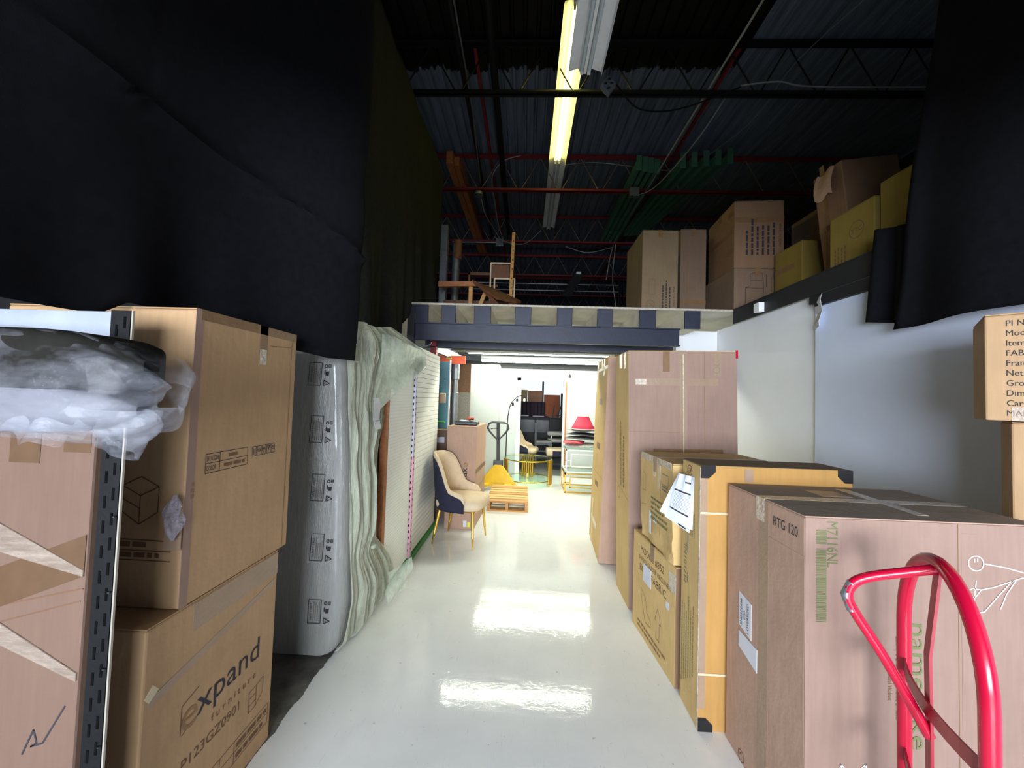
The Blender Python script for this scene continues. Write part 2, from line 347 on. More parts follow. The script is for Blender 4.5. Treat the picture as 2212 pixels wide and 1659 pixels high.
def face(root, side):
    w, d, h = root['_dim']
    return {'front': lambda: Face(root, (-w/2, -d/2, 0), (1, 0, 0), (0, 0, 1), (0, -1, 0)),
            'left': lambda: Face(root, (-w/2, d/2, 0), (0, -1, 0), (0, 0, 1), (-1, 0, 0)),
            'right': lambda: Face(root, (w/2, -d/2, 0), (0, 1, 0), (0, 0, 1), (1, 0, 0)),
            'top': lambda: Face(root, (-w/2, -d/2, h), (1, 0, 0), (0, 1, 0), (0, 0, 1))}[side]()
def rounded(root, name, m, x0, x1, y0, y1, z0, z1, bev, seg=4):
    return MB().box(x0, x1, y0, y1, z0, z1).build(name, m, root, smooth=True, bevel=bev, seg=seg)

# ================================================================== SETTING
fl = MB().box(-3.2, 5.5, -6, 7.6, -.12, 0); struct('floor', fl, 'floor_epoxy')
mat('far_floor', '#7d8180', .45, var=.12); struct('floor_showroom', MB().box(-3.2, 5.5, 7.6, 12, -.12, -.001), 'far_floor')
cl = MB(); prof = []; x = -3.2
while x < 6.2:
    prof += [(x, 5.66), (x + .045, 5.66), (x + .06, 5.70), (x + .085, 5.70), (x + .10, 5.66)]; x += .15
n = len(prof); cl.add([(a, -6, b) for a, b in prof] + [(a, 17, b) for a, b in prof], [(i, i + 1, n + i + 1, n + i) for i in range(n - 1)])
cl.box(-3.2, 6.2, -6, 17, 5.71, 5.8); struct('ceiling', cl, 'roof_deck')
mat('wall_dim', '#3a3b40', .8, var=.15)
struct('wall_left', MB().box(-3.3, -3.2, -6, 17, -.12, 5.8), 'wall_dim')
struct('wall_right_outer', MB().box(6.1, 6.2, -6, 17, -.12, 5.8), 'wall_dim')
struct('wall_far', MB().box(-3.3, 6.2, 17, 17.1, 2.47, 5.8), 'wall_dim')
rw = MB().box(-3.3, -3.05, -4.8, -4.65, 0, 5.8).box(1.25, 6.2, -4.8, -4.65, 0, 5.8).box(-3.05, 1.25, -4.8, -4.65, 2.42, 5.8).box(-3.05, 1.25, -4.8, -4.65, 0, .58)
struct('wall_rear', rw, 'wall_dim')
struct('ceiling_light_block', MB().box(-3.2, 6.1, -4.65, .25, 2.5, 2.6), 'dark_paint')  # unseen lower ceiling, added to keep daylight off the roof deck
# white partition on the right, two sheets with a step and a paper-taped edge
struct('wall_right', MB().box(2.25, 2.33, 3.03, 4.66, 0, 2.37), 'white_wall')
struct('wall_right_near', MB().box(2.22, 2.33, -.6, 3.03, 0, 2.33), 'wall_daylight_blue')  # same white partition, daylight's blue put into the colour
struct('wall_return', MB().box(1.77, 2.25, 4.62, 4.70, 0, 2.36), 'white_wall')
tr = MB()
tr.grid(lambda u, v: (2.215 - .035 * u - .01 * math.sin(v * 9), 3.02 - .11 * u * (1 - v * .2), 2.33 - .24 * v + .02 * u), 4, 6)
o = tr.build('peeling_tape', 'paper', solid=.002); tag(o, 'torn white drywall tape peeling off the partition joint under the mezzanine', 'tape')
# far partition with the doorway
bw = MB().box(-.5, -.1, 7.5, 7.6, 0, 2.075).box(.785, 2.6, 7.5, 7.6, 0, 2.075).box(-.1, .785, 7.5, 7.6, 1.86, 2.075)
struct('wall_back', bw, 'wall_far_white')
struct('wall_back_column', MB().box(-1.07, -.49, 7.06, 7.6, 0, 2.10), 'wall_far_white', bevel=.004)
struct('trim_1', MB().box(-1.3, 2.6, 7.44, 7.66, 2.08, 2.2), 'dark_paint')
dr = MB().box(-.17, -.085, 7.47, 7.5, 0, 1.9).box(-.17, .83, 7.47, 7.5, 1.835, 1.9); struct('door_1', dr, 'white_paint', bevel=.004)
struct('trim_2', MB().box(.77, .80, 7.46, 7.61, 0, 1.84), 'wood_orange'); struct('trim_3', MB().box(.735, .77, 7.47, 7.6, 0, 1.835), 'white_paint')
tag(MB().box(.24, .30, 7.45, 7.47, 1.845, 1.885).box(.32, .35, 7.455, 7.47, 1.85, 1.88).build('door_contact_sensor', 'frame_white', bevel=.003), 'small white sensor fixed above the far doorway', 'sensor')
# showroom beyond the doorway: side walls, ceiling, window wall
struct('wall_showroom_left', MB().box(-1.6, -1.5, 7.6, 11.3, 0, 2.6), 'white_wall'); struct('wall_showroom_right', MB().box(2.8, 2.9, 7.6, 11.3, 0, 2.6), 'white_wall')
struct('ceiling_showroom', MB().box(-1.6, 2.9, 7.66, 11.3, 2.35, 2.42), 'white_paint')
struct('wall_showroom', MB().box(-1.6, 2.9, 11.2, 11.3, 0, 1.0).box(-1.6, -.9, 11.2, 11.3, 1.0, 2.4).box(2.2, 2.9, 11.2, 11.3, 1.0, 2.4), 'white_wall')
w1 = struct('window_1', MB().box(.48, .53, 11.18, 11.3, 1.0, 2.4).box(-.9, -.85, 11.18, 11.3, 1.0, 2.4).box(2.15, 2.2, 11.18, 11.3, 1.0, 2.4), 'black_matte')
MB().box(-.85, .48, 11.235, 11.245, 1.0, 2.4).build('pane', 'window_glass', w1); MB().box(.53, 2.15, 11.235, 11.245, 1.0, 2.4).build('pane', 'window_glass', w1)

# ------------------------------------------------------------------ mezzanine
mz = thing('mezzanine', 'dark blue steel and timber mezzanine platform carrying stacked boxes', 'mezzanine', (0, 4.2, 0))
MB().box(-3.15, 2.27, 4.16, 17, 2.495, 2.515).build('deck_board', 'mezz_under', mz)
MB().box(2.2, 6.05, 1.0, 17, 2.494, 2.516).build('deck_board', 'mezz_under', mz)
MB().box(-1.3, 2.2, 4.155, 4.16, 2.496, 2.515).build('deck_edge', 'chip_edge', mz)
MB().box(2.19, 2.2, 1.0, 4.16, 2.36, 2.516).box(2.186, 2.19, 1.0, 4.16, 2.506, 2.516).build('fascia_board', 'dark_paint', mz)
for a, b in ((-1.286, -1.104), (-.949, -.795), (-.589, -.409), (-.139, .034), (.318, .48), (.757, .917), (1.207, 1.381), (1.693, 1.851)):
    j = MB().box(a, b, 4.2, 7.6, 2.305, 2.495).build('joist', 'mezz_under', mz)
    MB().box(a - .002, b + .002, 4.165, 4.2, 2.300, 2.494).build('joist_end', 'navy_paint', j, bevel=.004)
MB().box(-1.26, 1.64, 4.19, 4.21, 2.11, 2.30).box(-1.26, 1.64, 4.16, 4.24, 2.288, 2.30).box(-1.26, 1.64, 4.16, 4.24, 2.108, 2.12).build('beam', 'navy_paint', mz)
MB().box(-1.26, 1.76, 4.69, 4.71, 2.09, 2.30).box(-1.26, 1.76, 4.66, 4.74, 2.09, 2.10).build('beam', 'navy_paint', mz)
for y in (5.5, 6.3, 7.0): MB().box(-1.26, 1.9, y, y + .05, 2.26, 2.30).build('beam', 'ceil_panel', mz)
MB().box(-1.32, -1.24, 4.15, 4.21, 0, 2.47).build('post', 'dark_paint', mz); MB().box(-1.18, -1.11, 4.66, 4.72, 0, 2.3).build('post', 'joist_red', mz)
MB().box(2.195, 2.25, 3.0, 3.06, 2.30, 2.47).build('post', 'dark_paint', mz)
MB().box(2.19, 2.245, 1.0, 3.0, 2.27, 2.355).build('beam', 'dark_paint', mz)
MB().box(2.14, 2.19, 3.62, 3.70, 2.375, 2.46).build('bracket', 'white_enamel', mz); 
# side beams of the storage rack under the mezzanine, pale grey
for a, b in (((-1.22, 4.9, 2.13), (-1.12, 6.6, 2.13)),):
    MB().bar(a, b, .04, .11).build('side_beam', 'galv', mz)
tag(MB().tube([(-.1 + .0 * k - 1.05 + .09 * math.cos(t), 4.22, 2.09 + .05 * math.sin(t)) for k, t in enumerate([math.pi + i * math.pi / 8 for i in range(9)])], .005, 6).build('cable_loop', 'cable_grey', smooth=True), 'small white cable loop hanging under the left end of the blue beam', 'cable')

# ================================================================== ROOF STRUCTURE
tn = ['nearest black open-web roof joist over the aisle', 'dark red open-web roof joist, second from the camera', 'dark red open-web roof joist, third from the camera',
      'dark open-web roof joist, fourth from the camera', 'dark open-web roof joist, fifth from the camera', 'dark open-web roof joist farthest from the camera']
for i, y in enumerate((4.31, 6.39, 8.55, 10.9, 13.0, 15.1)):
    m = 'joist_black' if i == 0 else 'joist_red'
    t = thing('roof_joist', tn[i], 'roof joist', (1.2, y, 5.0), group='open-web roof joists')
    for z, nm in ((5.0, 'bottom_chord'), (5.56, 'top_chord')):
        c = MB()
        for s_ in (-1, 1):
            if z < 5.3: c.box(-3.1, 6.0, y + s_ * .006, y + s_ * .045, z, z + .006).box(-3.1, 6.0, y + s_ * .006, y + s_ * .012, z, z + .05)
            else: c.box(-3.1, 6.0, y + s_ * .006, y + s_ * .045, z + .05, z + .056).box(-3.1, 6.0, y + s_ * .006, y + s_ * .012, z, z + .056)
        c.build(nm, m, t)
    k = 0; x = -2.9
    while x < 5.8:
        up = k % 2 == 0
        MB().tube([(x, y, 5.03 if up else 5.58), (x + .31, y, 5.58 if up else 5.03)], .009, 6).build('web_rod', 'joist_black' if i == 0 else 'rod_dull', t)
        x += .31 if up else .37; k += 1
for x, lb in ((-.72, 'red bridging bar running along the deck left of the lamps'), (2.35, 'red bridging bar running along the deck right of the lamps')):
    tag(MB().box(x - .02, x + .02, 4.36, 15, 5.60, 5.64).build('bridging_bar', 'joist_red'), lb, 'steel bar', 'bridging bars')
tag(MB().tube([(-.85, 1.5, 5.33), (-.86, 4.3, 5.33), (-.91, 9.0, 5.33)], .028, 10).build('conduit', 'joist_black', smooth=True), 'long dark conduit along the roof left of the lamps', 'pipe')
tag(MB().tube([(-.80, 1.5, 5.36), (-.83, 5.0, 5.36), (-.87, 6.3, 5.1)], .012, 8).build('thin_conduit', 'galv', smooth=True), 'thin silver conduit beside the dark conduit ending at a round box', 'pipe')
tag(MB().tube([(-.48, 1.5, 5.4), (-.52, 9.0, 5.4)], .045, 12).build('sprinkler_pipe', 'joist_black', smooth=True), 'black sprinkler pipe under the roof deck nearest the lamps', 'pipe')

def fixture(label, x0, x1, y0, y1, z, lit=None, rz=0, along='y', housing='white_enamel', slope=0, group=None):
    L = (y1 - y0) if along == 'y' else (x1 - x0); W = (x1 - x0) if along == 'y' else (y1 - y0)
    t = thing('fluorescent_fixture', label, 'ceiling lamp', ((x0 + x1) / 2, (y0 + y1) / 2, z), group=group, rot=(0, slope, (0 if along == 'y' else R(90)) + rz), world=False)
    pr = [(-.5, -.005), (-.47, .03), (-.2, .055), (-.16, .03), (-.06, .03), (-.04, .012), (.04, .012), (.06, .03), (.16, .03), (.2, .055), (.47, .03), (.5, -.005)]
    mb = MB(); n = len(pr)
    mb.add([(a * W, e, b) for e in (-L/2, L/2) for a, b in pr] + [(a * W, e, b + .004) for e in (-L/2, L/2) for a, b in pr],
           [(i, i + 1, n + i + 1, n + i) for i in range(n - 1)] + [(2*n + i, 3*n + i, 3*n + i + 1, 2*n + i + 1) for i in range(n - 1)])
    mb.build('reflector', housing, t)
    MB().box(-.06 * 1, .06, -L/2, L/2, .06, .11).build('ballast_channel', housing, t)
    for s_ in (-.11, .11):
        tb = MB().tube([(s_ * W, -L/2 + .04, .005), (s_ * W, L/2 - .04, .005)], .016, 10).build('tube', lit or 'tube_off', t, smooth=True)
        for e in (-1, 1): MB().box(s_ * W - .012, s_ * W + .012, e * (L/2 - .03) - .012, e * (L/2 - .03) + .012, -.015, .03).build('lamp_holder', 'white_enamel', tb)
    return t
fx = fixture('glowing yellow fluorescent fixture high under the roof', .255, .525, 3.55, 6.0, 5.27, 'tube_yellow')
fixture('unlit grey fluorescent fixture continuing behind the yellow one', .262, .525, 6.0, 8.44, 5.27)
fixture('unlit white fluorescent fixture hanging low near the camera', .27, .55, .9, 3.12, 4.2)
# lit transverse fixtures below the mezzanine
fixture('lit fluorescent fixture hidden behind the front blue beam', -1.0, 1.45, 4.90, 5.04, 2.26, 'tube_lit', along='x')
fixture('lit fluorescent fixture visible below the second blue beam', -1.05, 1.5, 6.62, 6.78, 2.265, 'tube_lit', along='x', rz=-.01)
fixture('farther lit fluorescent fixture with a cracked white housing', -.85, 1.7, 7.12, 7.26, 2.17, 'tube_lit_old', along='x', rz=-.02)

# ------------------------------------------------------------------ cables and small roof items
def cable(label, pts, r=.006, m='cable_grey'):
    # Catmull-Rom through points
    P = [Vector(p) for p in pts]; out = []
    for i in range(len(P) - 1):
        p0, p1, p2, p3 = P[max(i-1, 0)], P[i], P[i+1], P[min(i+2, len(P)-1)]
        for k in range(6):
            t = k / 6; out.append(.5 * ((2*p1) + (p2-p0)*t + (2*p0-5*p1+4*p2-p3)*t*t + (3*p1-p0-3*p2+p3)*t**3))
    out.append(P[-1]); return tag(MB().tube(out, r, 6).build('cable', m, smooth=True), label, 'cable')
cable('twin pale cable running the length of the roof on the right', [(2.0, 2.2, 5.12), (2.0, 3.4, 5.10), (1.97, 4.3, 5.07), (1.93, 6.2, 5.05), (1.88, 8.5, 5.05), (1.85, 9.2, 4.4)], .012)
cable('white cable drooping from the second joist toward the green beams', [(2.3, 4.6, 5.2), (2.2, 5.2, 5.05), (1.98, 6.1, 4.95), (1.75, 6.5, 5.0)], .008)
cable('black flex looping from the small junction plate beside the low white fixture', [(.62, 3.3, 4.2), (.75, 3.6, 4.55), (1.1, 4.0, 4.6), (1.6, 4.2, 4.75), (2.3, 4.27, 5.06)], .009, 'cable_black')
cable('pale cable lying along the nearest joist at the right', [(2.3, 4.26, 5.07), (2.7, 4.24, 5.10), (3.1, 4.26, 5.06), (4.6, 4.26, 5.06)], .009)
cable('thin cable swagging across the right roof bay', [(3.3, 3.4, 5.5), (2.95, 4.3, 5.4), (2.9, 5.2, 5.3), (2.35, 6.3, 5.2)], .004)
cable('grey cable arching across the second joist left of the lamps', [(-.2, 6.2, 5.5), (-.5, 6.25, 5.42), (-.68, 6.35, 5.2), (-.68, 7.0, 5.1), (-.66, 7.9, 5.05), (-.56, 8.45, 4.94)], .009)
cable('cable hanging from the round box down to the mezzanine', [(-.88, 6.36, 4.98), (-.84, 6.9, 4.85), (-.74, 7.8, 4.95), (-.62, 8.45, 4.93)], .009)
cable('cable drooping from the far end of the grey fixture', [(.24, 8.45, 5.25), (-.1, 8.45, 4.95), (-.45, 8.45, 4.95), (-.8, 8.4, 5.05)], .008)
cable('white cable behind the yellow fixture on the second joist', [(.55, 6.45, 5.5), (1.0, 6.42, 5.53), (1.55, 6.4, 5.47), (2.0, 6.4, 5.4), (2.9, 6.4, 5.4)], .008)
cable('sagging cable under the third joist at the right', [(.8, 8.6, 4.95), (1.3, 8.6, 4.82), (1.85, 8.6, 4.95)], .008)
cable('cable hanging down to the mezzanine beside the tall boxes', [(1.9, 8.5, 4.98), (1.85, 8.5, 4.2), (1.95, 8.5, 3.4), (1.9, 8.5, 2.52)], .01)
def jbox(label, x, y, z, s_=.06, m='jbox', round_=False):
    t = thing('junction_box', label, 'junction box', (x, y, z - s_))
    (MB().lathe([(s_ * .9, 0), (s_, .01), (s_, .05), (s_ * .6, .06)], 14, (x, y, z - s_)) if round_ else MB().box(x - s_, x + s_, y - s_ * .5, y + s_ * .5, z - s_, z + s_)).build('body', m, t, bevel=.004)
    for a in (-.5, .5): MB().lathe([(.012, 0), (.012, .008)], 8, (x + a * s_, y - s_ * .4, z - s_ - .006)).build('knockout', 'steel_black', t)
    return t
jbox('round galvanised junction box on the second joist left of the lamps', -.90, 6.36, 4.98, .075, round_=True)
jbox('square galvanised junction box on the second joist right of the lamps', 1.70, 6.33, 4.97, .075)
jbox('grey switch box on the third joist above the wooden crate', -.68, 8.50, 4.97, .08)
t = thing('junction_plate', 'grey metal junction plate with knockouts dangling beside the low white fixture', 'junction box', (.62, 3.25, 4.08))
MB().prism([(.56, 3.2, 4.19), (.62, 3.2, 4.27), (.69, 3.2, 4.20), (.63, 3.2, 4.11)], (0, .05, 0)).build('plate', 'jbox', t, bevel=.003)
for a, b in ((.60, 4.19), (.63, 4.23), (.65, 4.19), (.625, 4.15)): MB().lathe([(.013, 0), (.013, .006)], 10, (a, 3.196, b)).build('knockout', 'steel_black', t)
tag(MB().tube([(-1.75, 8.49, 4.97), (-.74, 8.49, 4.97)], .02, 8).build('conduit', 'galv', smooth=True), 'short silver conduit feeding the grey switch box', 'pipe')
t = thing('pipe_rack', 'dark garment pipe rack at the back of the mezzanine', 'rack', (.4, 9.80, 2.517))
for x in (-1.5, 2.3): MB().tube([(x, 9.80, 2.517), (x, 9.80, 4.6)], .025, 8).build('upright', 'joist_black', t, smooth=True)
for z in (4.45, 4.28, 3.62, 3.42): MB().tube([(-1.5, 9.80, z), (2.3, 9.80, z)], .02, 8).build('rail', 'galv', t, smooth=True)
# green rack beams lying on the joists at right
def green_beam(label, a, b):
    t = thing('rack_beam', label, 'steel beam', tuple((Vector(a) + Vector(b)) / 2), group='green steel rack beams lying on the roof joists')
    MB().bar(a, b, .07, .11).build('rail', 'green_steel', t)
    d = (Vector(b) - Vector(a)).normalized()
    e = Vector(a) - d * .004
    MB().box(e.x - .035, e.x + .05, e.y - .006, e.y, e.z - .10, e.z + .14).build('end_plate', 'green_steel', t)
pl = 'left bundle over the tall pale box'
for k in range(4): green_beam(['leftmost', 'second', 'third', 'rightmost'][k] + ' green rack beam in the ' + pl, (1.62 + k * .1, 5.82 + .03 * k, 5.13), (1.60 + k * .1, 8.7, 5.13))
for k in range(5): green_beam(['leftmost', 'second', 'third', 'fourth', 'rightmost'][k] + ' green rack beam in the fanned bundle over the upper carton', (2.25 + k * .17, 5.75 - .01 * k, 5.13 + .012 * k), (2.05 + k * .09, 8.3, 5.13 + .012 * k))
t = thing('timber_beam', 'long orange built-up timber lying on the joists by the black drape', 'timber', (-1.2, 7.3, 5.06))
MB().bar((-1.28, 5.75, 5.17), (-1.22, 9.4, 5.17), .10, .2).build('plank', 'wood_orange', t); MB().bar((-1.18, 5.8, 5.14), (-1.12, 9.4, 5.14), .08, .14).build('plank', 'wood_orange', t)
MB().bar((-1.12, 5.9, 5.15), (-1.06, 9.4, 5.15), .02, .17).build('plank', 'wood_dark', t)

# ================================================================== ITEMS ON THE MEZZANINE
Z = 2.517
c = carton('tall pale carton at the front edge of the mezzanine, a round mark near its base', 1.32, 1.735, 4.5, 5.2, Z, 3.52, 'card_dim')
f = face(c, 'front'); f.lines([circ(.10, .12, .05)], .004, 'ink_brown'); f.text('YTC', .10, .12, .03, m='ink_brown')
f.lines([rectl(.08, .15, .24, .42), [(.08, .26), (.02, .26)], [(.15, .26), (.17, .26)]], .003, 'ink_brown')
f.text('MADE IN CHINA', .37, .22, .022, rot=90, m='ink'); f.words(.08, -.33, .34, 1, .014, .03, 'ink', True); f.words(.08, -.29, .42, 1, .014, .03, 'ink', True, seed=4); f.words(.08, -.25, .42, 1, .014, .03, 'ink', True, seed=6)
c = carton('tall narrow brown carton standing right of the tall pale one on the mezzanine', 1.86, 2.17, 4.75, 5.35, Z, 3.65, 'card_mauve')
f = face(c, 'front'); f.lines([rectl(.1, .2, .35, .6), [(.1, .45), (.2, .45)]], .003, 'ink_faint'); f.rect(0, .31, .2, .25, 'tape_brown', 'tape')
lowc = carton('lower carton with a sofa drawing in the stack of two on the mezzanine corner', 2.22, 2.72, 4.2, 4.95, Z, 2.985, 'card_mauve', group='corner stack')
f = face(lowc, 'front')
f.lines([[(.12, .05), (.12, .25), (.17, .27), (.17, .40), (.22, .42), (.30, .41), (.31, .27), (.31, .05)], [(.12, .25), (.31, .25)], [(.17, .33), (.30, .33)], [(.34, .26), (.34, .40)]], .005, 'ink')
f.words(.08, -.40, .38, 1, .014, .03, 'ink_brown', True)
upc = carton('upper carton with rows of black print in the stack of two on the mezzanine corner', 2.25, 2.76, 4.2, 4.9, 2.99, 3.73, 'card_brown', rz=-4, group='corner stack', flaps='y')
f = face(upc, 'front')
for k in range(6): f.words(.14, -(.14 + k * .055), .56 if k else .5, 1, .022, .05, 'ink', True, seed=20 + k)
f.text('MADE IN CHINA', .47, .36, .024, rot=90); f.rect(0, .51, .5, .56, 'tape_brown', 'tape')
g = face(upc, 'left'); g.rect(.1, .7, .4, .45, 'tape_brown', 'tape'); g.rect(.5, .7, .18, .24, 'tape_brown', 'tape'); g.rect(.55, .7, .6, .66, 'tape_brown', 'tape')
c = carton('carton with tape stripes standing between the corner stack and the leaning box', 2.60, 2.95, 3.72, 4.12, Z, 3.1, 'card_yellow', group='mezzanine side cartons')
g = face(c, 'left'); g.rect(.0, .3, .35, .4, 'tape_brown', 'tape'); g.rect(.1, .4, .12, .16, 'tape_brown', 'tape')
carton('big dark carton in the shadow behind the corner stack', 3.02, 3.5, 3.6, 4.5, Z, 3.6, 'card_mauve', group='mezzanine side cartons')
c = carton('tall leaning carton with a torn open flap on the mezzanine side', 2.60, 3.05, 3.12, 3.42, Z + .032, 3.54, 'card_brown', tilt=(0, -7), group='mezzanine side cartons', flaps=None)
MB().grid(lambda u, v: (-.24 - .05 * math.sin(v * 2), -.1 + u * .18, .97 - v * .22 + .02 * math.sin(u * 7)), 5, 4).build('torn_flap', 'card_pink', c, solid=.005)
f = face(c, 'left'); f.rect(.08, .13, 0, 1.05, 'tape_brown', 'tape'); f.rect(0, .3, .5, .54, 'tape_brown', 'tape')
c = carton('yellowish carton with a round mark at the mezzanine edge beside the black drape', 2.32, 2.85, 2.64, 3.02, Z, 2.95, 'card_yellow', group='mezzanine side cartons')
f = face(c, 'left'); f.lines([circ(.24, .26, .06)], .005, 'ink_brown'); f.text('YTC', .24, .26, .035, m='ink_brown', rot=0)
for k in range(4): f.words(.05, -(.06 + k * .03), .2, 1, .012, .03, 'ink_brown', True, seed=k)
carton('yellowish carton partly hidden by the right black drape', 2.34, 2.9, 2.15, 2.62, Z, 3.02, 'card_yellow', group='mezzanine side cartons')
# wooden crate / bench left
t = thing('work_table', 'dark wooden work table frame lying at the front left of the mezzanine', 'table', (-.6, 5.2, Z))
MB().prism([(-1.2, 5.0, 2.94), (-.70, 5.0, 2.96), (-.70, 5.0, 3.02), (-1.2, 5.0, 3.01)], (0, .06, 0)).build('rail', 'wood_orange', t)
MB().prism([(-.74, 5.0, 3.03), (-.46, 5.5, 3.06), (-.10, 5.1, 2.80), (-.16, 4.95, 2.76), (-.40, 4.7, 2.74)], (0, .0, -.035)).build('top_board', 'wood_dark', t)
MB().prism([(-.72, 4.97, 3.01), (-.68, 4.97, 3.0), (-.28, 4.72, 2.58), (-.34, 4.72, 2.56)], (.02, .05, 0)).build('rail', 'wood_dark', t)
MB().box(-.79, -.74, 5.0, 5.06, Z, 2.95).build('leg', 'wood_pine_b', t); MB().bar((-.72, 5.1, Z + .01), (-.58, 5.1, 2.9), .05, .05).build('brace', 'wood_pine_b', t)
MB().box(-1.2, -.2, 5.35, 5.4, Z, 2.85).build('back_panel', 'wood_dark', t); MB().bar((-.2, 5.0, Z), (-.2, 5.0, 2.76), .09, .03).build('leg', 'wood_dark', t)
t = thing('duct_pipe', 'vertical round metal duct standing at the left of the mezzanine', 'duct', (-1.17, 6.0, Z))
MB().lathe([(.06, 0), (.06, .95), (.066, .95), (.066, .98), (.06, .98), (.06, 1.4)], 16, (-1.17, 6.0, Z)).build('pipe', 'galv', t, smooth=True)
MB().lathe([(.07, 0), (.07, .3)], 16, (-1.15, 6.0, Z + 1.15)).build('collar', 'wood_dark', t, smooth=True)
t = thing('metal_frame_chair', 'pale metal chair frame standing by the wooden work table on the mezzanine', 'chair frame', (-.4, 5.6, Z))
for a, b in (((-.57, 5.6, Z), (-.57, 5.6, 3.48)), ((-.27, 5.6, Z), (-.27, 5.6, 3.48)), ((-.57, 5.6, 3.48), (-.27, 5.6, 3.48)), ((-.50, 5.5, Z), (-.50, 5.5, 3.22)), ((-.21, 5.5, Z), (-.21, 5.5, 3.22)), ((-.50, 5.5, 3.22), (-.21, 5.5, 3.22)), ((-.5, 5.5, 2.98), (-.21, 5.5, 2.98))):
    MB().tube([a, b], .013, 8).build('rail', 'cream_velvet', t, smooth=True)
MB().box(-.55, -.29, 5.58, 5.62, 3.25, 3.45).build('back_panel', 'wood_dark', t)
t = thing('slotted_upright', 'yellow slotted upright pole leaning near the metal frame on the mezzanine', 'pole', (-.25, 5.55, Z))
MB().bar((-.26, 5.30, Z), (-.24, 5.46, 3.88), .045, .02, (0, 1, 0)).build('pole', 'wood_pine_b', t)
for k in range(8): MB().box(-.256 + k * .002, -.248 + k * .002, 5.302 + k * .0165, 5.312 + k * .0165, 2.75 + k * .14, 2.77 + k * .14).build('slot', 'hole_dark', t)
t = thing('slotted_rack_frame', 'brown slotted rack frame behind the duct on the mezzanine', 'rack frame', (-.9, 6.1, Z))
for x in (-.98, -.92): MB().box(x, x + .03, 6.1, 6.13, Z, 3.5 - (x + .98) * 2).build('upright', 'wood_dark', t)
MB().box(-.98, -.5, 6.1, 6.13, 3.46, 3.5).build('rail', 'wood_dark', t); MB().box(-.92, -.5, 6.1, 6.13, 3.27, 3.3).build('rail', 'wood_dark', t)
t = thing('steel_column', 'pale steel column at the end of the left black drape', 'column', (-1.26, 5.55, Z))
MB().box(-1.31, -1.21, 5.50, 5.60, Z, 4.0).build('shaft', 'galv', t, bevel=.004); MB().box(-1.34, -1.18, 5.47, 5.63, Z, Z + .012).build('base_plate', 'galv', t)
t = thing('dangling_lamp', 'dark strip lamp hanging in the shadow at the back of the mezzanine', 'lamp', (1.2, 9.0, 4.3))
MB().bar((1.15, 8.9, 4.42), (.95, 9.6, 4.1), .22, .05).build('housing', 'fabric_dark', t); MB().box(1.09, 1.2, 8.86, 8.9, 4.42, 4.47).build('bracket', 'white_enamel', t)
MB().tube([(1.14, 8.9, 4.44), (1.14, 8.9, 5.66)], .006, 6).build('hanger', 'cable_black', t); MB().tube([(.96, 9.55, 4.12), (.96, 9.55, 5.66)], .006, 6).build('hanger', 'cable_black', t)

# ================================================================== BLACK DRAPES
def wob(y, z): return .012 * math.sin(y * 5.1 + z * 1.3) + .010 * math.sin(z * 4.2 - y * 2.7) + .006 * math.sin(y * 13 + z * 3)
def lerp(t, pts):
    for (a, b), (c, d) in zip(pts, pts[1:]):
        if t <= c: return b + (d - b) * max(0, (t - a)) / (c - a)
    return pts[-1][1]
def left_drape(u, v):
    y = .26 + u * 1.88; zb = lerp(y, [(.26, 1.70), (.88, 1.706), (1.10, 1.712), (1.17, 1.765), (1.76, 1.765), (1.82, 1.70), (1.95, 1.675), (2.14, 1.68)])
    z = zb + (4.75 - zb) * v; zr = lerp(y, [(.26, 2.38), (.84, 2.40), (1.55, 2.44), (1.8, 2.38), (2.14, 2.25)])
    dd = z - zr; x = -1.28 + wob(y, z) * .6 + .034 * math.exp(-(dd / .022) ** 2) + .02 * max(-1, min(1, dd / .5)) * .5
    q = max(0, min(1, (y - 1.30) / .84)) ** 1.4; x += .315 * q * q * (3 - 2 * q)
    x += .012 * math.sin(11 * (z - .55 * y)) * max(0, 1 - abs(dd - .35) / .5) * (1 if y > 1.2 else .4)
    k = max(0, 1 - (z - zb) / .5); x += .012 * math.sin(y * 17) * k
    return (x, y, z)
o = MB().grid(left_drape, 110, 90).build('black_drape', 'cloth_black', smooth=True, solid=.004); tag(o, 'large black cloth drape covering the upper left of the aisle', 'drape', 'black drapes')
def left_drape2(u, v):
    y = 2.72 + u * 2.76; zb = lerp(y, [(2.66, 1.98), (3.3, 2.0), (4.0, 2.15), (4.12, 2.33), (4.2, 2.53), (5.5, 2.53)])
    z = zb + (4.74 - zb) * v; k = max(0, 1 - (z - zb) / 1.2)
    return (-1.30 + wob(y * 1.3 + 2, z * .6) * .7 + .05 * k * math.sin(y * 9) + .03 * k * math.sin(y * 21 + z), y, z)
o = MB().grid(left_drape2, 80, 60).build('black_drape', 'cloth_black_lit', smooth=True, solid=.004); tag(o, 'second black cloth drape behind the seam, hanging beside the wrapped mattress', 'drape', 'black drapes')
def right_drape(u, v):
    z0 = 1.955; z = z0 + (4.75 - z0) * v; ye = 2.264 - .155 * (z - 1.96); y = .26 + u * (ye - .26)
    k = max(0, 1 - (z - z0) / .6)
    return (2.10 - wob(y + 4, z) - .025 * k * math.sin(y * 11) - .02 * max(0, u - .95) * 20, y, z - .05 * (1 - v) * math.sin(u * 6) * .3)
o = MB().grid(right_drape, 80, 60).build('black_drape', 'cloth_black', smooth=True, solid=.004); tag(o, 'black cloth drape hanging at the upper right corner', 'drape', 'black drapes')
def flap_drape(u, v):
    y = 2.22 + u * .28 * (1 - .2 * v); z = 1.99 + .06 * u + (2.56 - 1.99) * v
    return (2.155 - .03 * math.sin(u * 9) * (1 - v * .6), y, z)
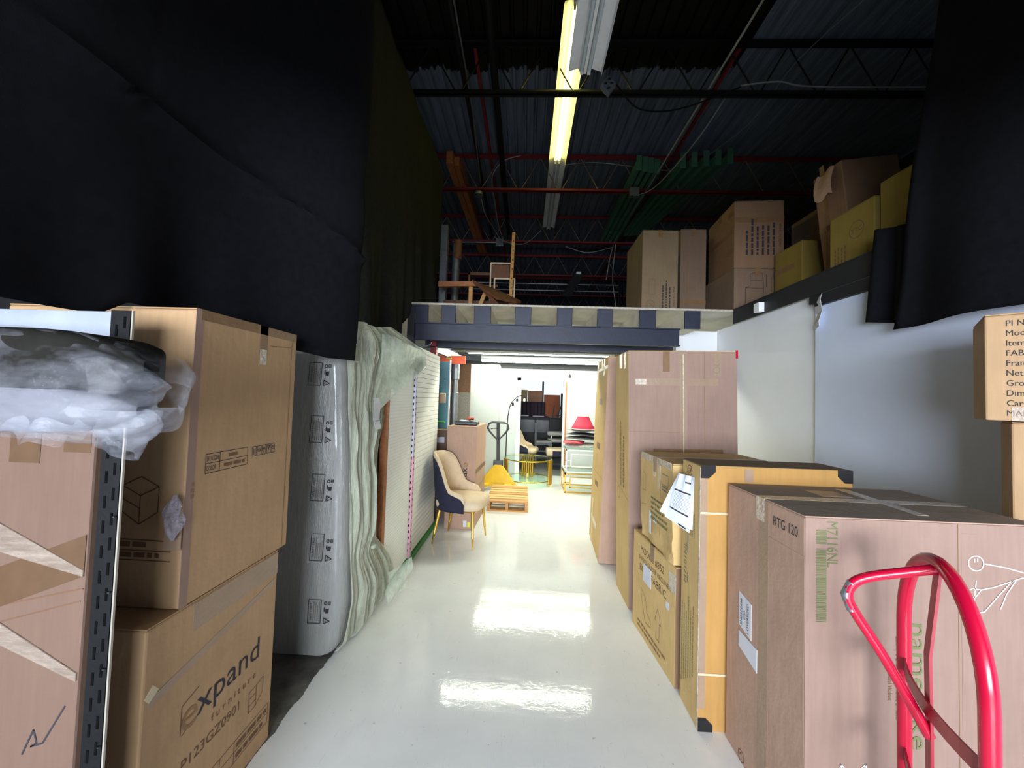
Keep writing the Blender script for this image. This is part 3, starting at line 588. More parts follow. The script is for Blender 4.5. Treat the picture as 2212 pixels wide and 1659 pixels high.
o = MB().grid(flap_drape, 24, 20).build('black_drape', 'cloth_black', smooth=True, solid=.004); tag(o, 'short black cloth flap hanging over the mezzanine edge', 'drape', 'black drapes')

# ================================================================== LEFT SIDE
# slotted rack upright
t = thing('rack_upright', 'black slotted steel rack upright between the left cartons', 'rack post', (-1.0, .92, 0))
MB().box(-1.032, -.978, .91, .914, 0, 1.685).box(-.982, -.978, .91, .917, 0, 1.685).build('angle_post', 'steel_black', t)
MB().box(-.979, -.975, .9095, .9145, 0, 1.685).build('worn_edge', 'steel_edge', t)
for k in range(27):
    for q, x in enumerate((-1.018, -.998)):
        MB().box(x, x + .006, .9088, .9105, .06 + k * .06 + q * .02, .09 + k * .06 + q * .02).build('slot', 'hole_dark', t)
for k in range(9): MB().lathe([(.004, 0), (.004, .003)], 8, (-.986, .9075, .1 + k * .18)).build('bolt', 'black_matte', t)
c = carton('big carton wrapped with clear tape at the far left, under the bagged cushion', -1.74, -1.062, .92, .985, 0, 1.405, 'card_dull', flaps='x', tape='tape_dark')
f = face(c, 'front')   # local u: 0..0.675, right edge at .675
f.rect(.46, .54, 1.30, 1.40, 'tape_dark', 'tape'); f.rect(.60, .67, 1.33, 1.40, 'tape_dark', 'tape'); f.rect(.28, .43, 1.26, 1.40, 'tape_dark', 'tape')
f.poly([(.0, .86), (.674, 1.13), (.674, 1.03), (.0, .76)], 'tape_dark', 'tape')
f.poly([(.0, 1.36), (.674, 1.045), (.674, 1.03), (.5, 1.07), (.3, 1.12), (0, 1.22)], 'wrap_film', 'stretch_wrap', .002, .0015)
f.poly([(.0, 1.16), (.674, .80), (.674, .78), (.0, 1.04)], 'wrap_film', 'stretch_wrap', .002, .0015)
f.lines([[(.3, .91), (.674, 1.0)], [(.3, .86), (.67, .97)]], .003, 'ink_brown', 'crease')
f.lines([[(.55, .60), (.575, .66), (.585, .63), (.57, .62), (.6, .63), (.65, .72)]], .004, 'ink', 'pen_scribble')
f.lines([[(.3, 1.205), (.33, 1.215), (.38, 1.22), (.41, 1.222)]], .012, 'tape_pale', 'torn_spot')
tag(MB().box(-1.62, -1.115, 1.0, 1.02, 1.406, 1.70).build('white_board', 'board_grey', bevel=.002), 'white board standing behind the bagged cushion under the drape', 'board')
# bagged cushion on top
t = thing('bagged_cushion', 'dark and white foam cushion in a clear plastic bag on the left carton', 'cushion', (-1.25, .80, 1.41))
def slab(x1, z0, z1, y0, y1, ex):
    def fn(u, v):
        a = 2 * math.pi * u; e = .35
        cy = (abs(math.cos(a)) ** e) * math.copysign(1, math.cos(a)); cz = (abs(math.sin(a)) ** e) * math.copysign(1, math.sin(a))
        s_ = max(.02, (1 - max(0, (v - .80) / .20) ** 2.6)) ** .45; x = -1.75 + (x1 + 1.75) * v
        zc = (z0 + z1) / 2 - .055 * max(0, v - .45)
        return (x, (y0 + y1) / 2 + (y1 - y0) / 2 * cy * s_, zc + (z1 - z0) / 2 * cz * s_ - .012 * math.sin(v * 4))
    return fn
MB().grid(slab(-.80, 1.497, 1.628, .69, .895, .98), 40, 24, True).build('dark_cushion', 'foam_dark', t, smooth=True)
MB().grid(slab(-.81, 1.418, 1.52, .695, .89, .98), 40, 24, True).build('foam_block', 'foam_white', t, smooth=True)
def bag(u, v):
    a = 2 * math.pi * u; e = .45
    cy = (abs(math.cos(a)) ** e) * math.copysign(1, math.cos(a)); cz = (abs(math.sin(a)) ** e) * math.copysign(1, math.sin(a))
    k = max(0, (v - .66) / .34); s_ = max(.03, 1 - max(0, (v - .74) / .26) ** 3) ** .42; x = -1.75 + 1.005 * v
    w = .003 * math.sin(a * 7 + v * 30) + .002 * math.sin(a * 13 - v * 55) + k * .006 * math.sin(a * 5 + v * 20)
    zc = 1.524 - .06 * max(0, v - .45) - .02 * k
    return (x + .015 * k * math.sin(a * 3), .7925 + (.109 + w) * cy * s_, zc + (.111 + w) * cz * s_ - .012 * math.sin(v * 4))
MB().grid(bag, 80, 90, True).build('plastic_bag', 'clear_film', t, smooth=True)
def tail(u, v):
    a = 2 * math.pi * u; r = .07 * (1 - .5 * v) + .006 * math.sin(a * 5 + v * 14)
    return (-.815 + .01 * v + r * math.cos(a) * 1.05 + .012 * math.sin(v * 5), .75 + r * math.sin(a) * .55, 1.45 - .085 * v - .015 * v * math.cos(a))
MB().grid(tail, 36, 14, True).build('bag_tail', 'clear_film', t, smooth=True)
MB().grid(lambda u, v: (-.95 + .17 * u, .675 + .010 * math.sin(u * 12) - .015 * v, 1.43 - .045 * v * (1 - abs(u - .5)) + .008 * math.sin(u * 17)), 18, 5).build('bag_fold', 'clear_film', t, smooth=True)
# stack of two tall cartons
lo = carton('lower carton printed with the dark expand logo on the left', -1.72, -1.065, 1.09, 1.68, 0, .80, 'card_tan', group='left carton stack')
f = face(lo, 'right')     # u = along +y from 1.09
f.text('xpand', .345, .445, .085, .30, m='ink', name='logo_lettering', shear=.0); f.text('e', .168, .44, .10, .06, m='ink_faint', name='logo_letter')
f.lines([[(.135, .39), (.135, .48), (.2, .50)], [(.14, .385), (.17, .40)]], .003, 'ink_brown', 'logo_outline')
f.text('f u r n i t u r e', .37, .345, .026, .22, m='ink_brown'); f.text('P123GZ0901', .27, .285, .034, .25, m='ink_brown')
f.lines([rectl(.45, .49, .21, .29), [(.45, .235), (.49, .235)], [(.45, .262), (.49, .262)], [(.49, .29), (.53, .30), (.53, .24), (.49, .21)]], .0025, 'ink_brown')
f.lines([rectl(.06, .57, .08, .16), [(.06, .12), (.57, .12)], [(.19, .08), (.19, .16)], [(.31, .08), (.31, .16)], [(.38, .08), (.38, .16)]], .0025, 'ink_brown', 'printed_table'); f.words(.39, .13, .56, 1, .016, .03, 'ink_brown'); f.words(.39, .09, .56, 1, .016, .03, 'ink_brown', seed=9); f.words(.08, .13, .18, 1, .014, .03, 'ink_brown'); f.words(.2, .09, .3, 1, .014, .03, 'ink_brown', seed=5)
f.poly([(.02, .59), (.575, .685), (.575, .66), (.02, .56)], 'tape_clear', 'tape'); f.rect(.16, .588, .70, .79, 'tape_clear', 'tape')
f.poly([(.005, .60), (.03, .625), (.05, .60), (.02, .58)], 'tape_pale', 'tape_end', .0015)
up = carton('tall upper carton with an SKU table on its side, on the left stack', -1.70, -1.065, 1.19, 1.735, .802, 1.757, 'card_tan', group='left carton stack', flaps='y')
f = face(up, 'right')
f.lines([rectl(.07, .265, .41, .475), [(.07, .443), (.265, .443)], [(.13, .41), (.13, .475)]], .0022, 'ink', 'printed_table')
f.text('SKU CODE', .10, .459, .016, .052); f.text('COLOR', .095, .427, .017, .042); f.words(.15, .421, .25, 1, .012, .02, 'ink_brown'); f.words(.17, .453, .22, 1, .012, .02, 'ink_brown', seed=8)
for k in range(5):
    a = .29 + k * .028; f.lines([rectl(a, a + .022, .435, .472)], .0022, 'ink', 'handling_mark')
    f.lines([[[(a + .007, .44), (a + .007, .465)], [(a + .015, .44), (a + .015, .465)]], [circ(a + .011, .455, .006, 8)], [[(a + .004, .455), (a + .011, .466), (a + .018, .455)], [(a + .011, .466), (a + .011, .44)]], [[(a + .005, .466), (a + .017, .466), (a + .011, .452), (a + .005, .466)], [(a + .011, .452), (a + .011, .44)]], [circ(a + .011, .455, .007, 6)]][k], .003, 'ink', 'handling_mark')
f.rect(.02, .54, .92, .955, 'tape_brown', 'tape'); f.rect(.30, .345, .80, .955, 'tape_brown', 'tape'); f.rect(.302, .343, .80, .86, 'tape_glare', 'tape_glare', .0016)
f.lines([[(.508, .0), (.508, .955)]], .003, 'ink_faint', 'crease'); f.lines([[(.36, .88), (.50, .89), (.53, .93)]], .003, 'ink_faint', 'crease')
f.rect(0, .03, 0, .955, 'card_rose', 'worn_corner', .0008)
f.words(.02, .38, .03, 3, .012, .02, 'ink_faint')
g = face(up, 'front')
g.lines([[(.43, .30), (.43, .38), (.49, .41), (.55, .38), (.55, .30), (.49, .26), (.43, .30)], [(.43, .38), (.49, .35), (.55, .38)], [(.49, .35), (.49, .26)], [(.43, .34), (.49, .31)]], .003, 'ink_brown')
g.lines([[(.25, .215), (.6, .21)], [(.25, .18), (.6, .178)], [(.25, .15), (.6, .148)]], .003, 'ink_brown', 'printed_table'); g.words(.42, .19, .52, 1, .015, .02, 'ink_brown'); g.words(.36, .158, .58, 1, .014, .02, 'ink_brown', seed=3)
# crumpled clear tape on the carton corner
t = thing('crumpled_tape', 'crumpled ball of clear tape stuck to the corner of the tall left carton', 'tape', (-1.07, 1.16, 1.05))
rn = random.Random(3)
MB().grid(lambda u, v: ((-1.075 + (.028 + .009 * math.sin(u * 19 + v * 11)) * math.cos(2 * math.pi * u) * math.sin(math.pi * (.05 + .9 * v))), 1.165 + (.022 + .008 * math.cos(u * 25)) * math.sin(2 * math.pi * u) * math.sin(math.pi * (.05 + .9 * v)), 1.165 - .14 * v), 26, 16, True).build('crumple', 'tape_blob', t, smooth=False)
MB().box(-1.115, -1.06, 1.178, 1.1795, .99, 1.09).build('tape_end', 'tape_clear', t)

# ------------------------------------------------------------------ bagged mattress
t = thing('bagged_mattress', 'tall grey mattress standing in a printed plastic bag beside the left cartons', 'mattress', (-1.35, 2.45, 0))
def cx(z): return lerp(z, [(0, -1.07), (.06, -1.02), (.3, -.985), (1.0, -1.01), (1.6, -1.055), (1.95, -1.075)])
def mat_fn(u, v):
    z = .02 + v * 1.85; xr = cx(z); y0, y1 = 2.17, 2.70; x0 = -1.85; rr = .07
    k = 0 if v < .95 else (v - .95) / .05; sh = .05 * k * k
    xr -= sh; y0 += sh; y1 -= sh; x0 += sh
    L1 = xr - x0 - rr; L2 = y1 - y0 - 2 * rr
    segs = [(L1, 0), (math.pi * rr / 2, 1), (L2, 2), (math.pi * rr / 2, 3), (L1, 4), (y1 - y0, 5)]
    tot = sum(a for a, _ in segs); d = u * tot
    for a, i in segs:
        if d <= a or i == 5: break
        d -= a
    q = d / a * math.pi / 2
    if i == 0: x, y = x0 + d, y0
    elif i == 1: x, y = xr - rr + rr * math.sin(q), y0 + rr - rr * math.cos(q)
    elif i == 2: x, y = xr, y0 + rr + d
    elif i == 3: x, y = xr - rr + rr * math.cos(q), y1 - rr + rr * math.sin(q)
    elif i == 4: x, y = xr - rr - d, y1
    else: x, y = x0, y1 - d
    return (x, y, z)
mb = MB().grid(mat_fn, 90, 40, True); mb.box(-1.80, -1.12, 2.23, 2.64, 1.845, 1.869)
mb.build('mattress', 'bag_front', t, smooth=True)
def sleeve(u, v):   # gathered bag end on the aisle side
    z = .01 + v * 1.93
    ye = lerp(z, [(0, 2.92), (.08, 3.0), (.2, 2.92), (.35, 2.80), (.5, 2.68), (.62, 2.70), (.95, 2.735), (1.15, 2.75), (1.35, 2.87), (1.5, 2.98), (1.62, 3.12), (1.72, 3.25), (1.80, 3.38), (1.86, 3.36), (1.94, 2.75)])
    ys = 2.22; y = ys + (ye - ys) * u
    pin = 1 - .75 * math.exp(-((z - .5) / .12) ** 2) - .5 * math.exp(-((z - 1.45) / .10) ** 2) - .4 * math.exp(-((z - 1.08) / .10) ** 2)
    w = pin * (.012 * math.sin(u * 31 + .8 * math.sin(z * 5)) + .007 * math.sin(u * 67 + z * 3)) + .003 * math.sin(z * 17 + u * 8) + pin * .005 * math.sin(u * 113 + math.sin(z * 7))
    bulge = .035 * math.sin(math.pi * min(1, u * 1.3)) * (.4 + pin)
    flare = max(0, u - .55) / .45; fx_ = flare * lerp(z, [(0, .06), (.25, .03), (.5, -.04), (1.0, -.05), (1.4, .0), (1.8, .17), (1.94, .08)])
    return (cx(z) + .008 + w + bulge + fx_, y, z + .05 * flare * math.sin(z))
MB().grid(sleeve, 110, 90).build('gathered_bag_end', 'bag_milky', t, smooth=True)
MB().grid(lambda u, v: (-1.55 + .50 * u + .02 * v, 2.16 + .55 * v, 1.872 + .05 * math.sin(u * 2.6) + .012 * math.sin(u * 23 + v * 9) + .03 * v), 40, 16).build('bag_top', 'bag_milky', t, smooth=True)
MB().grid(lambda u, v: (-1.0 + .12 * u + .012 * math.sin(v * 5 + u * 4), 2.60 + .78 * u - .10 * v, 1.91 - .05 * u * u - v * (.57 - .43 * u) + .008 * math.sin(u * 9 + v * 4)), 40, 30).build('bag_corner', 'bag_green', t, smooth=True)
MB().grid(lambda u, v: (-.93 + .10 * u * (1 - v * .3) + .012 * math.sin(v * 8 + u * 5), 2.72 + .28 * u, .24 - v * .225 + .02 * u - .02 * u * u), 30, 20).build('bag_corner', 'bag_green', t, smooth=True)
MB().lathe([(.01, 0), (.03, .012), (.028, .03), (.01, .04)], 12, (-.965, 2.50, .49)).build('knot', 'bag_milky', t, smooth=True)
for k, (z, hh) in enumerate(((1.60, .13), (1.285, .15), (.955, .15), (.62, .15), (.265, .13))):
    xr = cx(z); f = Face(t, (xr - .195, 2.167, z - hh / 2), (1, 0, .0), (.045 if k < 4 else .02, 0, 1), (0, -1, 0))
    f.lines([rectl(0, .072, 0, hh)], .003, 'ink', 'warning_frame', lift=.004)
    f.text('SAFETY FIRST', .015, hh / 2, .011, hh * .72, rot=90, name='lettering', lift=.004)
    for q in range(4): f.words(.012, -(.032 + q * .011), hh - .012, 1, .005, .01, 'ink_grey', True, seed=k * 7 + q)
    f.lines([[(.09, .0), (.125, .013), (.09, .032), (.09, .0)]], .004, 'ink', 'recycling_mark', lift=.004); f.text('04', .101, .016, .011, rot=90, lift=.004)
    f.poly([(.097, .058), (.115, .058), (.117, .082), (.098, .080)], 'ink', 'bin_mark', .001, .003); f.poly([(.089, .066), (.095, .066), (.095, .088), (.089, .088)], 'ink', 'person_mark', .001, .003)
    f.lines([circ(.097, .112, .008, 12)], .004, 'ink', 'print_mark', lift=.004); f.lines([rectl(.112, .124, .105, .12), [(.112, .112), (.124, .112)]], .003, 'ink', 'print_mark', lift=.004)
o = MB().grid(lambda u, v: (-.962 + .02 * v + .006 * math.sin(v * 7), 2.40 + .10 * u, 1.47 - .2 * v), 4, 6).build('paper_tag', 'tag_white', t, solid=.001)
fz = Face(t, (-.945, 2.40, 1.27), (0, 1, 0), (-.1, 0, 1), (1, 0, .1)); fz.bars(.03, .06, .12, .14, along='u'); fz.words(.02, .05, .08, 2, .006, .04, 'ink_grey')

# ------------------------------------------------------------------ display gondola (pegboard / slatwall)
t = thing('display_gondola', 'white pegboard and slatwall shop display unit with green base', 'shop display', (-1.02, 3.5, 0))
MB().box(-1.62, -1.05, 2.80, 2.815, .03, 1.85).build('end_board', 'peg_dark', t)
hb = MB()
for r in range(36):
    for q in range(5): hb.box(-1.16 + q * .025, -1.155 + q * .025, 2.7985, 2.80, .1 + r * .05, .106 + r * .05)
hb.build('end_board_holes', 'hole_dark', t, kind='stuff')
MB().box(-1.05, -1.005, 2.775, 2.83, 0, 1.65).build('timber_edge', 'wood_orange', t, bevel=.003)
MB().box(-1.02, -1.004, 2.83, 3.42, .06, 1.90).build('pegboard', 'peg_white', t)
hb = MB()
for r in range(72):
    for q in range(23): hb.box(-1.0045, -1.0035, 2.845 + q * .025, 2.849 + q * .025, .09 + r * .025, .094 + r * .025)
hb.build('pegboard_holes', 'peg_hole', t, kind='stuff')
MB().box(-1.03, -.985, 3.42, 3.46, .05, 1.72).build('slotted_post', 'post_lilac', t); MB().box(-1.03, -.984, 3.4195, 3.4605, .05, .95).build('slotted_post_sleeve', 'post_pink', t)
for k in range(30):
    z = .11 + k * .054
    MB().box(-1.006, -.996, 3.418, 3.4192, z, z + .022).build('slot', 'hole_dark', t); MB().box(-.9838, -.9825, 3.432, 3.442, z + .012, z + .030).build('slot', 'hole_dark', t)
for k in range(40):
    z = .06 + k * .0472
    MB().box(-1.02, -1.0, 3.47, 4.40, z, z + .0445).build('slat', 'peg_white', t, bevel=.0015)
MB().box(-1.06, -1.02, 3.47, 4.40, .05, 1.95).build('slat_backing', 'peg_hole', t)
MB().box(-1.10, -.98, 3.41, 4.42, 0, .05).build('base_rail', 'green_base', t, bevel=.003)
o = MB().grid(lambda u, v: (-.985 + .05 * math.cos(2*math.pi*u) * math.sin(math.pi * (.04 + .92*v)) * (1 + .25*math.sin(u*25+v*9)), 3.44 + .05 * math.sin(2*math.pi*u) * math.sin(math.pi * (.04 + .92*v)), 1.85 - .17 * v), 24, 14, True).build('black_bag', 'bag_black')
tag(o, 'crumpled black plastic bag stuck on the display post', 'bag')
# teal pegboard bay behind
t = thing('teal_pegboard', 'narrow teal pegboard bay beyond the white slatwall', 'pegboard', (-1.08, 5.0, 0))
MB().box(-1.25, -1.005, 5.0, 5.015, .3, 1.945).build('panel', 'peg_teal', t)
hb = MB()
for r in range(60):
    for q in range(9): hb.box(-1.235 + q * .025, -1.2315 + q * .025, 4.999, 5.0, .33 + r * .026, .3335 + r * .026)
hb.build('peg_holes', 'peg_dark', t, kind='stuff')
MB().box(-1.005, -.99, 4.99, 5.02, 0, 1.97).build('white_edge', 'white_paint', t); MB().box(-1.06, -1.05, 4.95, 5.0, 1.71, 1.72).build('hook', 'steel_black', t)
tag(MB().box(-1.17, -1.03, 4.90, 4.99, 1.14, 1.165).build('green_ledge', 'green_base', bevel=.004), 'bright green ledge on the teal pegboard', 'shelf')
t = thing('wooden_tool_pack', 'small pale packet hanging on the teal pegboard', 'packet', (-1.10, 4.95, 1.4)); MB().box(-1.12, -1.04, 4.96, 4.99, 1.40, 1.53).build('packet', 'cream_velvet', t, bevel=.006); MB().box(-1.15, -1.12, 4.96, 4.985, 1.41, 1.52).build('side_strip', 'wood_orange', t)
t = thing('orange_rack_beam', 'orange steel rack beam under the mezzanine at left', 'steel beam', (-1.1, 5.82, 1.98)); MB().box(-1.5, -.93, 5.80, 5.85, 1.99, 2.11).build('beam', 'orange_steel', t); MB().box(-1.22, -1.14, 5.795, 5.80, 2.06, 2.085).build('label_strip', 'label_yellow', t)
t = thing('floor_duct', 'silver ribbed duct standing left of the white column', 'duct', (-1.12, 6.05, 0))
MB().lathe([(.055, .95), (.055, 1.3), (.06, 1.3), (.06, 1.55), (.045, 1.56), (.045, 1.75), (.065, 1.76), (.065, 2.02)], 14, (-1.12, 6.05, 0)).build('pipe', 'galv', t, smooth=True)
MB().tube([(-1.12, 6.05, .95), (-1.13, 6.04, .88), (-1.17, 6.02, .83), (-1.24, 6.0, .8)], .035, 10).build('elbow', 'white_enamel', t, smooth=True)
tag(MB().box(-1.5, -.95, 6.6, 6.63, .3, 1.56).build('stone_panel', 'stone_grey', bevel=.003), 'speckled grey stone panel leaning beside the white column', 'panel')
tag(MB().box(-1.5, -.96, 6.64, 6.67, .3, 2.07).box(-1.5, -.96, 6.635, 6.64, 1.86, 1.875).build('particle_board', 'osb_brown'), 'brown particle board behind the grey stone panel', 'panel')
# ------------------------------------------------------------------ velvet chair
def velvet_chair(label, loc, rz, group=None):
    t = thing('velvet_chair', label, 'chair', loc, rz, group, world=False)
    def path(s_):     # plan curve, s_ in 0..1, from one arm tip round the back
        La, rr = .13, .225; Lc = math.pi * rr; tot = 2 * La + Lc; d = s_ * tot
        if d < La: return Vector((La - d, -rr)), Vector((0, -1)), 0
        if d < La + Lc:
            a = (d - La) / rr; return Vector((-rr * math.sin(a), -rr * math.cos(a))), Vector((-math.sin(a), -math.cos(a))), 1
        return Vector((d - La - Lc, rr)), Vector((0, 1)), 0
    def top(s_):
        q = abs(s_ - .5) * 2
        return lerp(q, [(0, .905), (.24, .90), (.38, .87), (.47, .81), (.54, .72), (.60, .63), (.67, .565), (.8, .54), (.93, .52), (1, .47)])
    def shell(off, zb, dt, th0):
        def fn(u, v):
            p, n_, _ = path(u); zt = top(u) - dt
            z = zb + (zt - zb) * v; lean = -.06 * max(0, (z - .45) / .45) * max(0, 1 - abs(u - .5) * 2.4)
            k = min(1, v * 3); q = p + n_ * (off - .008 * (1 - k)); return (q.x + lean, q.y, z)
        return fn
    def pad(u, v):       # inner face, rim and outer face as one loop over v
        p, n_, _ = path(u); zt = top(u)
        a = [( .0, .06), (.0, .45), (.004, .8), (.008, .93), (.02, 1.0), (.04, 1.0), (.05, .94), (.05, .5), (.048, .3)]
        i = min(int(v * 8), 7); tt = v * 8 - i; o0, h0 = a[i]; o1, h1 = a[i + 1]; off = o0 + (o1 - o0) * tt; hh = h0 + (h1 - h0) * tt
        z = .36 + (zt - .36) * hh; lean = -.06 * max(0, (z - .45) / .45) * max(0, 1 - abs(u - .5) * 2.4)
        q = p + n_ * (off - .01); return (q.x + lean, q.y, z)
    MB().grid(pad, 48, 24).build('back_cushion', 'cream_velvet', t, smooth=True)
    MB().grid(shell(.044, .35, .035, 0), 48, 10).build('outer_shell', 'navy_velvet', t, smooth=True, solid=.006)
    sc = MB()
    def seat(u, v):
        a = 2 * math.pi * u; e = .5; cxx = (abs(math.cos(a)) ** e) * math.copysign(1, math.cos(a)); cy = (abs(math.sin(a)) ** e) * math.copysign(1, math.sin(a))
        r_, z = [(.0, .355), (.86, .355), (.97, .375), (1, .41), (.98, .445), (.88, .468), (.5, .478), (0, .48)][min(7, int(v * 7 + .001))]
        return (.025 + .255 * cxx * r_, .236 * cy * r_, z)
    sc.grid(seat, 40, 7, True).build('seat', 'cream_velvet', t, smooth=True)
    MB().tube([(-.19, -.17, .348), (.21, -.17, .348), (.21, .17, .348), (-.19, .17, .348)], .011, 8, True).build('seat_frame', 'gold', t)
    for sx in (-1, 1):
        for sy in (-1, 1):
            a = Vector((.185 if sx > 0 else -.165, sy * .165, .35)); b = Vector((.215 if sx > 0 else -.22, sy * .205, 0))
            L = MB().tube([a, a.lerp(b, .7), a.lerp(b, .72), a.lerp(b, .74), b], [.014, .011, .013, .010, .007], 10).build('leg', 'gold', t, smooth=True)
    return t
velvet_chair('cream and navy velvet chair with gold legs beside the white slatwall', (-.64, 4.055, 0), R(-12))
# ------------------------------------------------------------------ cartons behind the chair
c = carton('tall carton with sideways expand print standing behind the velvet chair', -.86, -.52, 4.36, 5.06, 0, 1.155, 'card_pink', rz=-3, flaps='y')
f = face(c, 'front'); f.text('xpand', .235, .56, .07, .26, rot=-90, m='ink', name='logo_lettering'); f.text('e', .238, .725, .065, .05, rot=-90, m='ink_faint', name='logo_letter')
f.text('furniture', .185, .56, .02, .16, rot=-90, m='ink_brown'); f.lines([rectl(.07, .11, .38, .68), [(.09, .38), (.09, .68)], [(.07, .5), (.11, .5)]], .003, 'ink_brown', 'printed_table')
f.rect(.22, .26, .03, .10, 'paper', 'label'); f.lines([[(.227, .05), (.253, .05), (.24, .075), (.227, .05)]], .003, 'ink_grey', 'triangle_mark'); f.rect(.268, .30, .03, .085, 'label_yellow', 'label')
g = face(c, 'right'); g.rect(0, .7, .62, .67, 'tape_brown', 'tape'); g.rect(.0, .7, .42, .46, 'tape_brown', 'tape'); g.lines([[(.35, 0), (.35, 1.15)]], .004, 'ink_faint', 'crease')
c = carton('plain mauve carton against the slatwall end, left of the expand carton', -1.25, -.875, 4.72, 5.0 - .12, 0, 1.075, 'card_mauve'); f = face(c, 'front'); f.rect(.16, .27, .92, .99, 'paper', 'label')
t = thing('binder', 'black case with white papers lying on the carton behind the chair', 'case', (-.70, 4.62, 1.158)); MB().box(-.82, -.56, 4.53, 4.75, 1.158, 1.20).build('case', 'plastic_black', t, bevel=.008); MB().box(-.78, -.66, 4.58, 4.68, 1.20, 1.212).build('papers', 'paper', t, bevel=.001)
t = thing('tape_dispenser', 'small orange tape dispenser on top of the black case', 'tape dispenser', (-.66, 4.66, 1.213)); MB().lathe([(.02, 0), (.045, .003), (.045, .032), (.02, .035)], 16, (-.66, 4.66, 1.213)).build('roll', 'plastic_orange', t, smooth=True); MB().bar((-.66, 4.62, 1.221), (-.62, 4.55, 1.226), .03, .014).build('handle', 'plastic_black', t)
# ------------------------------------------------------------------ pallet
t = thing('wooden_pallet', 'pale wooden pallet on the floor in front of the yellow pallet jack', 'pallet', (-.2, 5.6, 0))
for k, y in enumerate((5.10, 5.235, 5.345, 5.48, 5.60, 5.73, 5.85, 5.97)):
    MB().box(-.47, .075, y, y + (.10 if k % 2 == 0 else .085), .118, .138).build('deck_plank', 'wood_pine' if k % 3 else 'wood_pine_b', t, bevel=.003)
for x in (-.46, -.22, .035): MB().box(x, x + .038, 5.10, 6.06, .02, .118).build('stringer', 'wood_pine_b', t, bevel=.002)
for y in (5.10, 5.52, 5.97): MB().box(-.47, .075, y, y + .09, .0, .02).build('bottom_plank', 'wood_pine_b', t, bevel=.002)
# ------------------------------------------------------------------ pallet jack
t = thing('pallet_jack', 'yellow pallet jack with a black loop handle behind the pallet', 'pallet jack', (-.42, 6.4, 0))
MB().prism([(-.75, 6.25, .06), (-.09, 6.25, .06), (-.12, 6.27, .10), (-.36, 6.36, .39), (-.40, 6.37, .42), (-.44, 6.37, .42), (-.48, 6.36, .39), (-.72, 6.27, .10)], (0, .09, .0)).build('body', 'jack_yellow', t, bevel=.008)
for x in (-.60, -.24): MB().box(x - .075, x + .075, 5.45, 6.3, .045, .098).build('fork', 'jack_yellow', t, bevel=.006) if False else MB().box(x - .06, x + .06, 6.15, 6.3, .07, .11).build('fork', 'jack_yellow', t, bevel=.006)
MB().box(-.50, -.34, 6.36, 6.46, .34, .46).build('pump', 'jack_black', t, bevel=.01)
MB().bar((-.42, 6.40, .42), (-.425, 6.22, 1.08), .055, .035, (0, 1, 0)).build('handle_bar', 'jack_black', t)
P = [(-.425, 6.25, .80), (-.55, 6.235, .93), (-.595, 6.225, 1.0), (-.575, 6.21, 1.07), (-.52, 6.205, 1.095), (-.33, 6.205, 1.095), (-.275, 6.21, 1.07), (-.255, 6.225, 1.0), (-.30, 6.235, .93)]
MB().tube(P, .016, 8, True).build('loop_grip', 'jack_black', t, smooth=True); MB().tube([(-.425, 6.2, 1.0), (-.50, 6.19, 1.0), (-.54, 6.19, .985)], .008, 6).build('release_lever', 'steel_black', t)
for x in (-.47, -.37): MB().tube([(x - .02, 6.48, .085), (x + .02, 6.48, .085)], .085, 18).build('wheel', 'steel_black', t, smooth=True)
Face(t, (-.47, 6.348, .32), (1, 0, 0), (0, .25, 1), (0, -1, 0)).rect(0, .1, 0, .07, 'paper', 'label', base=.002)
# ------------------------------------------------------------------ coffee table
t = thing('glass_coffee_table', 'round glass coffee table with gold fluted legs behind the pallet', 'coffee table', (.08, 6.85, 0))
def disc(z, th, r): return MB().lathe([(r, z), (r, z + th)], 48, (.08, 6.85, 0))
disc(.448, .012, .415).build('glass_top', 'clear_glass', t); disc(.10, .010, .40).build('glass_shelf', 'clear_glass', t)
for z in (.43, .085): MB().tube([(.08 + .412 * math.cos(a * math.pi / 24), 6.85 + .412 * math.sin(a * math.pi / 24), z + .008) for a in range(48)], .010, 8, True).build('rim', 'gold', t, smooth=True)
for a in (-18, 90, 198):
    for k in range(6):
        an = R(a + (k - 2.5) * 5.2); x, y = .08 + .415 * math.cos(an), 6.85 + .415 * math.sin(an); up_ = [.0, .0, .05, .05, .0, .0][k] if a == 90 else 0
        lo_ = (.02 if a != 90 else [.03, .03, .1, .1, .03, .03][k])
        MB().lathe([(.016, lo_), (.016, .44)], 8, (x, y, 0)).build('flute', 'gold_dark', t, smooth=True)
    an = R(a); MB().box(.08 + .415 * math.cos(an) - .012, .08 + .415 * math.cos(an) + .012, 6.85 + .415 * math.sin(an) - .012, 6.85 + .415 * math.sin(an) + .012, 0, .09).build('foot', 'gold', t)
